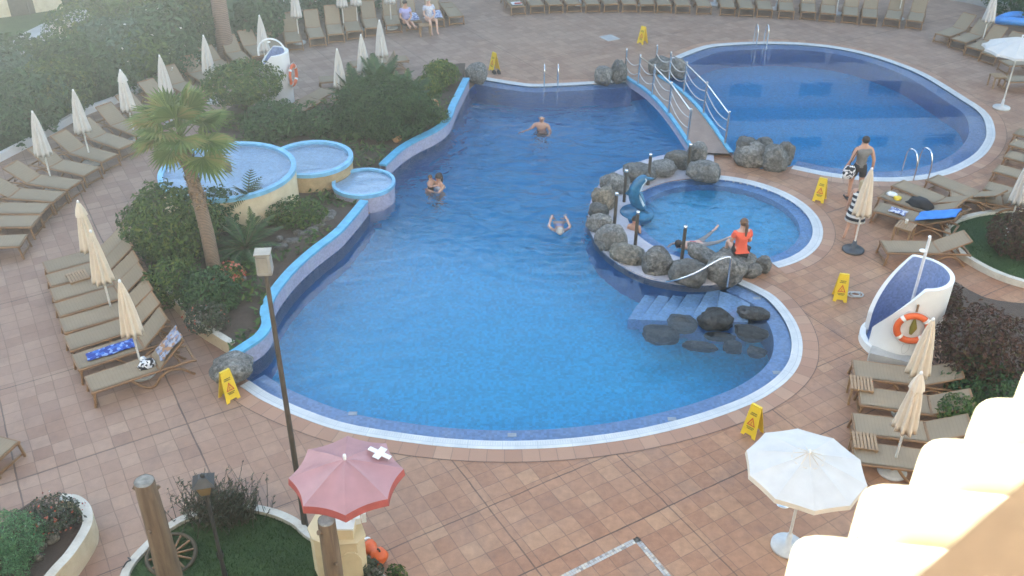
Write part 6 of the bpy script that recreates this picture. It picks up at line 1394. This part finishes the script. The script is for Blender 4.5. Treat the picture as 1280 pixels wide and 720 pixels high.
# ---------------------------------------------------------------- dolphin figure
c = G(796, 266, .0); dl = thing('dolphin_statue', 'blue dolphin fountain figure standing on a round blue disc in the small pool', 'statue', c, .2)
MB().lathe([(.42, -.25), (.44, .02), (.42, .05), (.001, .07)], 32).build('round_base', MAT['dolphin'], dl)
P = catmull([(.18, 0, .10), (.05, 0, .22), (-.08, 0, .42), (-.10, 0, .66), (-.02, 0, .86), (.10, 0, .96), (.20, 0, .97)], 5)
rad = [.05, .07, .09, .105, .115, .125, .135, .142, .148, .152, .155, .157, .158, .158, .156, .153, .15, .146, .142, .138, .135, .13, .125, .12, .115, .11, .10, .09, .075, .06, .045]; m = MB(); m.tube(P, rad[:len(P)], 16)
m.tube([(.18, 0, .955), (.28, 0, .945), (.36, 0, .935)], [.05, .034, .018], 10)
m.add([(-.24, 0, .72), (-.36, 0, .58), (-.22, .0, .48), (-.23, .03, .6), (-.23, -.03, .6)], [(0, 1, 3), (1, 2, 3), (0, 4, 1), (1, 4, 2)])
for s in (-1, 1): m.tube([(.0, s * .12, .66), (.06, s * .24, .50), (.08, s * .30, .40)], [.055, .04, .012], 8, squash=.5); m.tube([(.16, 0, .12), (.24, s * .12, .09), (.28, s * .24, .10)], [.04, .05, .012], 8, squash=.4)
m.build('dolphin_body', MAT['dolphin'], dl)
b = MB(); b.tube([p + Vector((.035, 0, -.005)) for p in P[4:-4]], [r * .88 for r in rad[4:len(P) - 4]], 14); b.build('belly', MAT['dolphinbelly'], dl)
e = MB()
for s in (-1, 1): e.lathe([(0, -.02), (.02, 0), (0, .02)], 10, Matrix.Translation((.12, s * .105, .99)))
e.build('eyes', MAT['white'], dl)

# ---------------------------------------------------------------- cloths and belongings
def cloth(name, label, cat, mat, lo, corners_local, group=None, thick=.015, amp=.012, nx=14, ny=10, sag=None):
    """a folded cloth lying on a lounger; corners in the lounger's own frame: four points (x,y,z)"""
    M = lo.matrix_basis if False else (Matrix.Translation(lo.location) @ Matrix.Rotation(lo.rotation_euler.z, 4, 'Z'))
    a, b, c, d = [Vector(p) for p in corners_local]; m = MB(); sd = rnd.uniform(0, 50)
    for side_ in (1, 0):
        vs = []
        for i in range(nx + 1):
            for j in range(ny + 1):
                u, v = i / nx, j / ny; p = a.lerp(b, u).lerp(d.lerp(c, u), v); n_ = (b - a).cross(d - a).normalized(); w = noise.noise(Vector((u * 5 + sd, v * 4, 0)))
                e_ = .018 * noise.noise(Vector((u * 3 + sd, v * 3 + 9, 4))); vs.append(M @ (p + n_ * (amp * (w + .8) + thick * side_) + (b - a).normalized() * e_ * 2 + (d - a).normalized() * e_))
        fs = [(i * (ny + 1) + j, (i + 1) * (ny + 1) + j, (i + 1) * (ny + 1) + j + 1, i * (ny + 1) + j + 1) for i in range(nx) for j in range(ny)]
        m.add(vs, fs if side_ else [f[::-1] for f in fs], True)
    return tag(m.build(name, MAT[mat]), label, cat, group)
SZ = .365
def onback(ang, u, y, up=.02): return (1.25 + u * math.cos(ang) - up * math.sin(ang), y, .345 + u * math.sin(ang) + up * math.cos(ang))
cloth('batik_cloth', 'blue batik cloth spread on the second lounger of the left front group', 'cloth', 'toweltile', LOUNGE_FL[1], [(.22, -.14, SZ), (1.12, -.17, SZ), (1.12, .15, SZ), (.24, .12, SZ)])
cloth('towel', 'multicoloured printed towel hung over the nearest left front lounger back', 'towel', 'towelmix', LOUNGE_FL[0], [onback(.72, .16, -.24), onback(.72, .78, -.26, .03), onback(.72, .78, .16, .03), onback(.72, .16, .2)], amp=.03)
def heap(name, label, cat, mat, lo, lp_, s, mat2=None):
    M = Matrix.Translation(lo.location) @ Matrix.Rotation(lo.rotation_euler.z, 4, 'Z') @ Matrix.Translation(lp_)
    bm = bmesh.new(); bmesh.ops.create_icosphere(bm, subdivisions=3, radius=1.0); sd = Vector((rnd.uniform(0, 40), 3, 5))
    for v in bm.verts:
        n = v.co.normalized(); k = 1 + .35 * noise.noise(n * 2 + sd) + .15 * noise.noise(n * 5 + sd); v.co = M @ Vector((n.x * s[0] * k, n.y * s[1] * k, max(-.0, n.z) * s[2] * k))
    for f in bm.faces: f.smooth = True
    me = bpy.data.meshes.new(name); bm.to_mesh(me); bm.free(); me.materials.append(MAT[mat]); o = bpy.data.objects.new(name, me); col.objects.link(o); return tag(o, label, cat)
heap('bundle', 'dark checked clothes bundle on the nearest left front lounger seat', 'clothes', 'bagbw', LOUNGE_FL[0], (1.10, -.02, .355), (.16, .13, .13))
heap('bundle', 'small white cloth by the hinge of the nearest left front lounger', 'cloth', 'white', LOUNGE_FL[0], (1.08, .22, .355), (.06, .05, .07))
a_ = .5
cloth('towel', 'bright blue towel draped over the back of the lounger by the slatted table', 'towel', 'bluecloth', RMO[0], [(1.02, -.29, SZ + .01), onback(a_, .76, -.29, .04), onback(a_, .76, .27, .04), (1.02, .27, SZ + .01)], amp=.02)
cloth('towel', 'blue and white folded cloth on the seat of the blue towel lounger', 'cloth', 'toweltop', RMO[0], [(.35, -.15, SZ), (.75, -.18, SZ), (.75, .1, SZ), (.35, .12, SZ)], amp=.02)
heap('black_bag', 'soft black bag lying on the lounger beside the blue towel one', 'bag', 'darkcloth', RMO[1], (1.02, 0, .35), (.34, .20, .2))
heap('bundle', 'yellow and white cloth on the foot of the black bag lounger', 'cloth', 'yellow', RMO[1], (.42, -.05, .355), (.10, .12, .06)); heap('bundle', 'white cloth next to the yellow one on the black bag lounger', 'cloth', 'white', RMO[1], (.22, .05, .355), (.13, .12, .06))
cloth('towel', 'red and white folded towel on the first lounger of the long far row', 'towel', 'white', LONGROW[0], [(.15, -.2, SZ), (.55, -.2, SZ), (.55, .2, SZ), (.15, .2, SZ)])
cloth('towel_band', 'red folded cloth on top of the white towel in the long far row', 'towel', 'red', LONGROW[0], [(.2, -.2, SZ + .03), (.34, -.2, SZ + .03), (.34, .1, SZ + .03), (.2, .1, SZ + .03)])
cloth('towel', 'printed towel under the legs of the woman in lilac', 'towel', 'toweltop', FARROW[6], [(.1, -.26, SZ), (1.1, -.26, SZ), (1.1, .26, SZ), (.1, .26, SZ)])
cloth('towel', 'printed towel under the person in the pale shirt', 'towel', 'toweltop', FARROW[7], [(.1, -.26, SZ), (1.1, -.26, SZ), (1.1, .26, SZ), (.1, .26, SZ)])
p = G(620, 91.5); tag(MB().box((p.x - .06, p.y, .045), (.1, .26, .09), rz=.3, taper=.7).box((p.x + .1, p.y + .02, .045), (.1, .26, .09), rz=.2, taper=.7).build('shoes', MAT['darkcloth']), 'pair of dark shoes under the wet floor sign at the deep end', 'shoes')
# inflatable
p = G(1266, 24, .5); inf = thing('inflatable', 'blue inflatable ring float on the upper right loungers', 'inflatable', p, .35)
MB().tube([(.62 * math.cos(2 * PI * k / 28), .36 * math.sin(2 * PI * k / 28), .05 * math.sin(4 * PI * k / 28)) for k in range(28)], .15, 12, closed=True).build('ring', MAT['inflat'], inf)
MB().tube([(.55, .0, .1), (.78, .0, .2), (1.0, .0, .3), (1.2, 0, .32)], [.12, .13, .11, .06], 10).build('neck', MAT['inflat'], inf)
# upper right corner: pale wall and dark hedge
w_ = MB(); a = G(1205, -6); b = G(1252, 22 - 14); d_ = (b - a).normalized(); n_ = Vector((-d_.y, d_.x, 0)); 
w_.strip(catmull(pts([(1188, -12), (1222, -6), (1250, 3), (1275, 14), (1310, 22)], .4), 4), offset(catmull(pts([(1188, -12), (1222, -6), (1250, 3), (1275, 14), (1310, 22)], .4), 4), .55)); k_ = catmull(pts([(1188, -12), (1222, -6), (1250, 3), (1275, 14), (1310, 22)], .4), 4); w_.strip(k_, atz(k_, 0)); o2 = offset(k_, .55); w_.strip(o2, atz(o2, 0))
tag(w_.build('bed_wall', MAT['concrete']), 'pale wide bed wall in the upper right corner behind the loungers', 'wall')
shrub('hedge_shrub', 'dark shrub above the blue inflatable in the upper right corner', 1272, -4, 1.3, .8, .9, 2400, .13, 'leafdark')
shrub('hedge_shrub', 'dark shrub at the edge of the upper right corner behind the inflatable', 1312, 8, 1.2, .8, .9, 2000, .13, 'leafdark')
# cream pavilion and white board in the hazy corner
p = G(18, 28); pv = thing('garden_pavilion', 'cream garden building corner lost in the haze, upper left', 'building', (p.x - 1.2, p.y + 1.8, 0), .5)
MB().box((0, 0, 1.4), (4.2, 3.0, 2.8)).build('wall', MAT['cream'], pv); rf = MB(); rf.box((0, 0, 2.92), (4.8, 3.6, .22)); rf.build('roof', MAT['whitewall'], pv)
MB().box((.6, -1.52, 1.0), (.9, .04, 2.0)).build('door', MAT['metalpole'], pv)
p = G(38, 22); bd_ = thing('sign_board', 'blank white upright board in the hazy upper left corner', 'sign', p, .3); MB().box((0, 0, 1.3), (.5, .05, .9)).build('board', MAT['white'], bd_); MB().tube([(0, .05, 0), (0, .05, 1.7)], .03, 8).build('post', MAT['metalpole'], bd_)
p = G(82, 58); st_ = thing('stone_planter', 'pale stone urn beside the garden path in the haze', 'urn', p); MB().lathe([(.0, 0), (.3, 0), (.3, .1), (.12, .2), (.14, .4), (.36, .6), (.42, .85), (.38, .88), (.3, .7)], 20).build('urn_body', MAT['kerb'], st_)
m = MB(); leaves(m, (0, 0, 1.05), (.45, .45, .3), 400, .1); m.build('foliage', MAT['leafhedge'], st_)
# ---------------------------------------------------------------- surrounding hotel, sun and sky
SUN_AZ, SUN_EL = R(-32), R(11.5)
sdir = Vector((math.sin(SUN_AZ) * math.cos(SUN_EL), math.cos(SUN_AZ) * math.cos(SUN_EL), math.sin(SUN_EL)))
def block(name, label, c, rz, w, d, h, floors):
    t = thing(name, label, 'building', c, rz)
    MB().box((0, d / 2, h / 2), (w, d, h)).build('wall', MAT['hotel'], t)
    MB().box((0, d / 2, h + .2), (w + .6, d + .6, .4)).build('roof', MAT['slab'], t)
    for k in range(1, floors):
        z = k * h / floors; MB().box((0, -.75, z), (w - .4, 1.5, .22)).box((0, -1.46, z + .55), (w - .4, .08, .9)).build('balcony', MAT['slab'], t)
    n = int(w / 4)
    for k in range(floors):
        wn = MB()
        for i in range(n): x = -w / 2 + (i + .5) * w / n; wn.box((x, -.012, k * h / floors + 1.35), (1.9, .03, 2.1))
        wn.build('window_row', MAT['glass'], t)
    return t
az = Vector((math.sin(SUN_AZ), math.cos(SUN_AZ), 0))
block('hotel_block', 'long cream hotel block with balconies beyond the garden, against the sun', az * 56 + Vector((0, 0, 0)), -SUN_AZ, 110, 12, 18.5, 6)
block('hotel_block', 'lower cream hotel wing with balconies behind the long far lounger row', (22, 54, 0), .06, 46, 10, 13.5, 4)
block('hotel_block', 'sunlit cream hotel front that carries the viewing balcony', (6, -2.5, 0), PI, 70, 10, 24, 7)
w = bpy.data.worlds.new('World'); sc.world = w; w.use_nodes = True; nt = w.node_tree
sk = nt.nodes.new('ShaderNodeTexSky'); sk.sky_type = 'NISHITA'; sk.sun_disc = False; sk.sun_elevation = SUN_EL; sk.sun_rotation = SUN_AZ % (2 * PI)
sk.air_density = 1.0; sk.dust_density = 0.5; sk.ozone_density = 1.0
nt.links.new(sk.outputs[0], nt.nodes['Background'].inputs[0]); nt.nodes['Background'].inputs[1].default_value = 0.12
ld = bpy.data.lights.new('sun', 'SUN'); ld.energy = 5.0; ld.angle = R(.5); ld.color = (1.0, .95, .86)
lo = bpy.data.objects.new('sun', ld); col.objects.link(lo); lo.rotation_euler = (-sdir).to_track_quat('-Z', 'Y').to_euler(); lo.location = sdir * 100
vs_ = sc.view_settings; vs_.view_transform = 'Standard'; vs_.look = 'None'; vs_.exposure = 2.92; vs_.gamma = 1.0; vs_.use_curve_mapping = False
sc.display_settings.display_device = 'sRGB'
sc.cycles.use_denoising = True; sc.cycles.use_adaptive_sampling = True; sc.cycles.adaptive_threshold = .02
sc.cycles.max_bounces = 10; sc.cycles.diffuse_bounces = 3; sc.cycles.glossy_bounces = 4; sc.cycles.transmission_bounces = 8; sc.cycles.transparent_max_bounces = 12; sc.cycles.volume_bounces = 0
sc.cycles.caustics_reflective = False; sc.cycles.caustics_refractive = True; sc.cycles.sample_clamp_indirect = 6
# ---------------------------------------------------------------- haze volume added to imitate the lens glare veil
hz = MB(); hz.box((0, 30, 10.6), (150, 96, 28.8)); hm = bpy.data.materials.new('haze'); hm.use_nodes = True; hn = hm.node_tree
for n_ in list(hn.nodes):
    if n_.type == 'BSDF_PRINCIPLED': hn.nodes.remove(n_)
pv_ = hn.nodes.new('ShaderNodeVolumePrincipled'); pv_.inputs['Color'].default_value = (.88, .96, .95, 1); pv_.inputs['Density'].default_value = .0051; pv_.inputs['Anisotropy'].default_value = .86
hn.links.new(pv_.outputs[0], hn.nodes['Material Output'].inputs['Volume'])
tag(hz.build('haze', hm), 'thin added haze imitating lens glare over the pool grounds', 'haze', kind='stuff')

cam_d.dof.use_dof = True; cam_d.dof.focus_distance = 18.0; cam_d.dof.aperture_fstop = 2.8
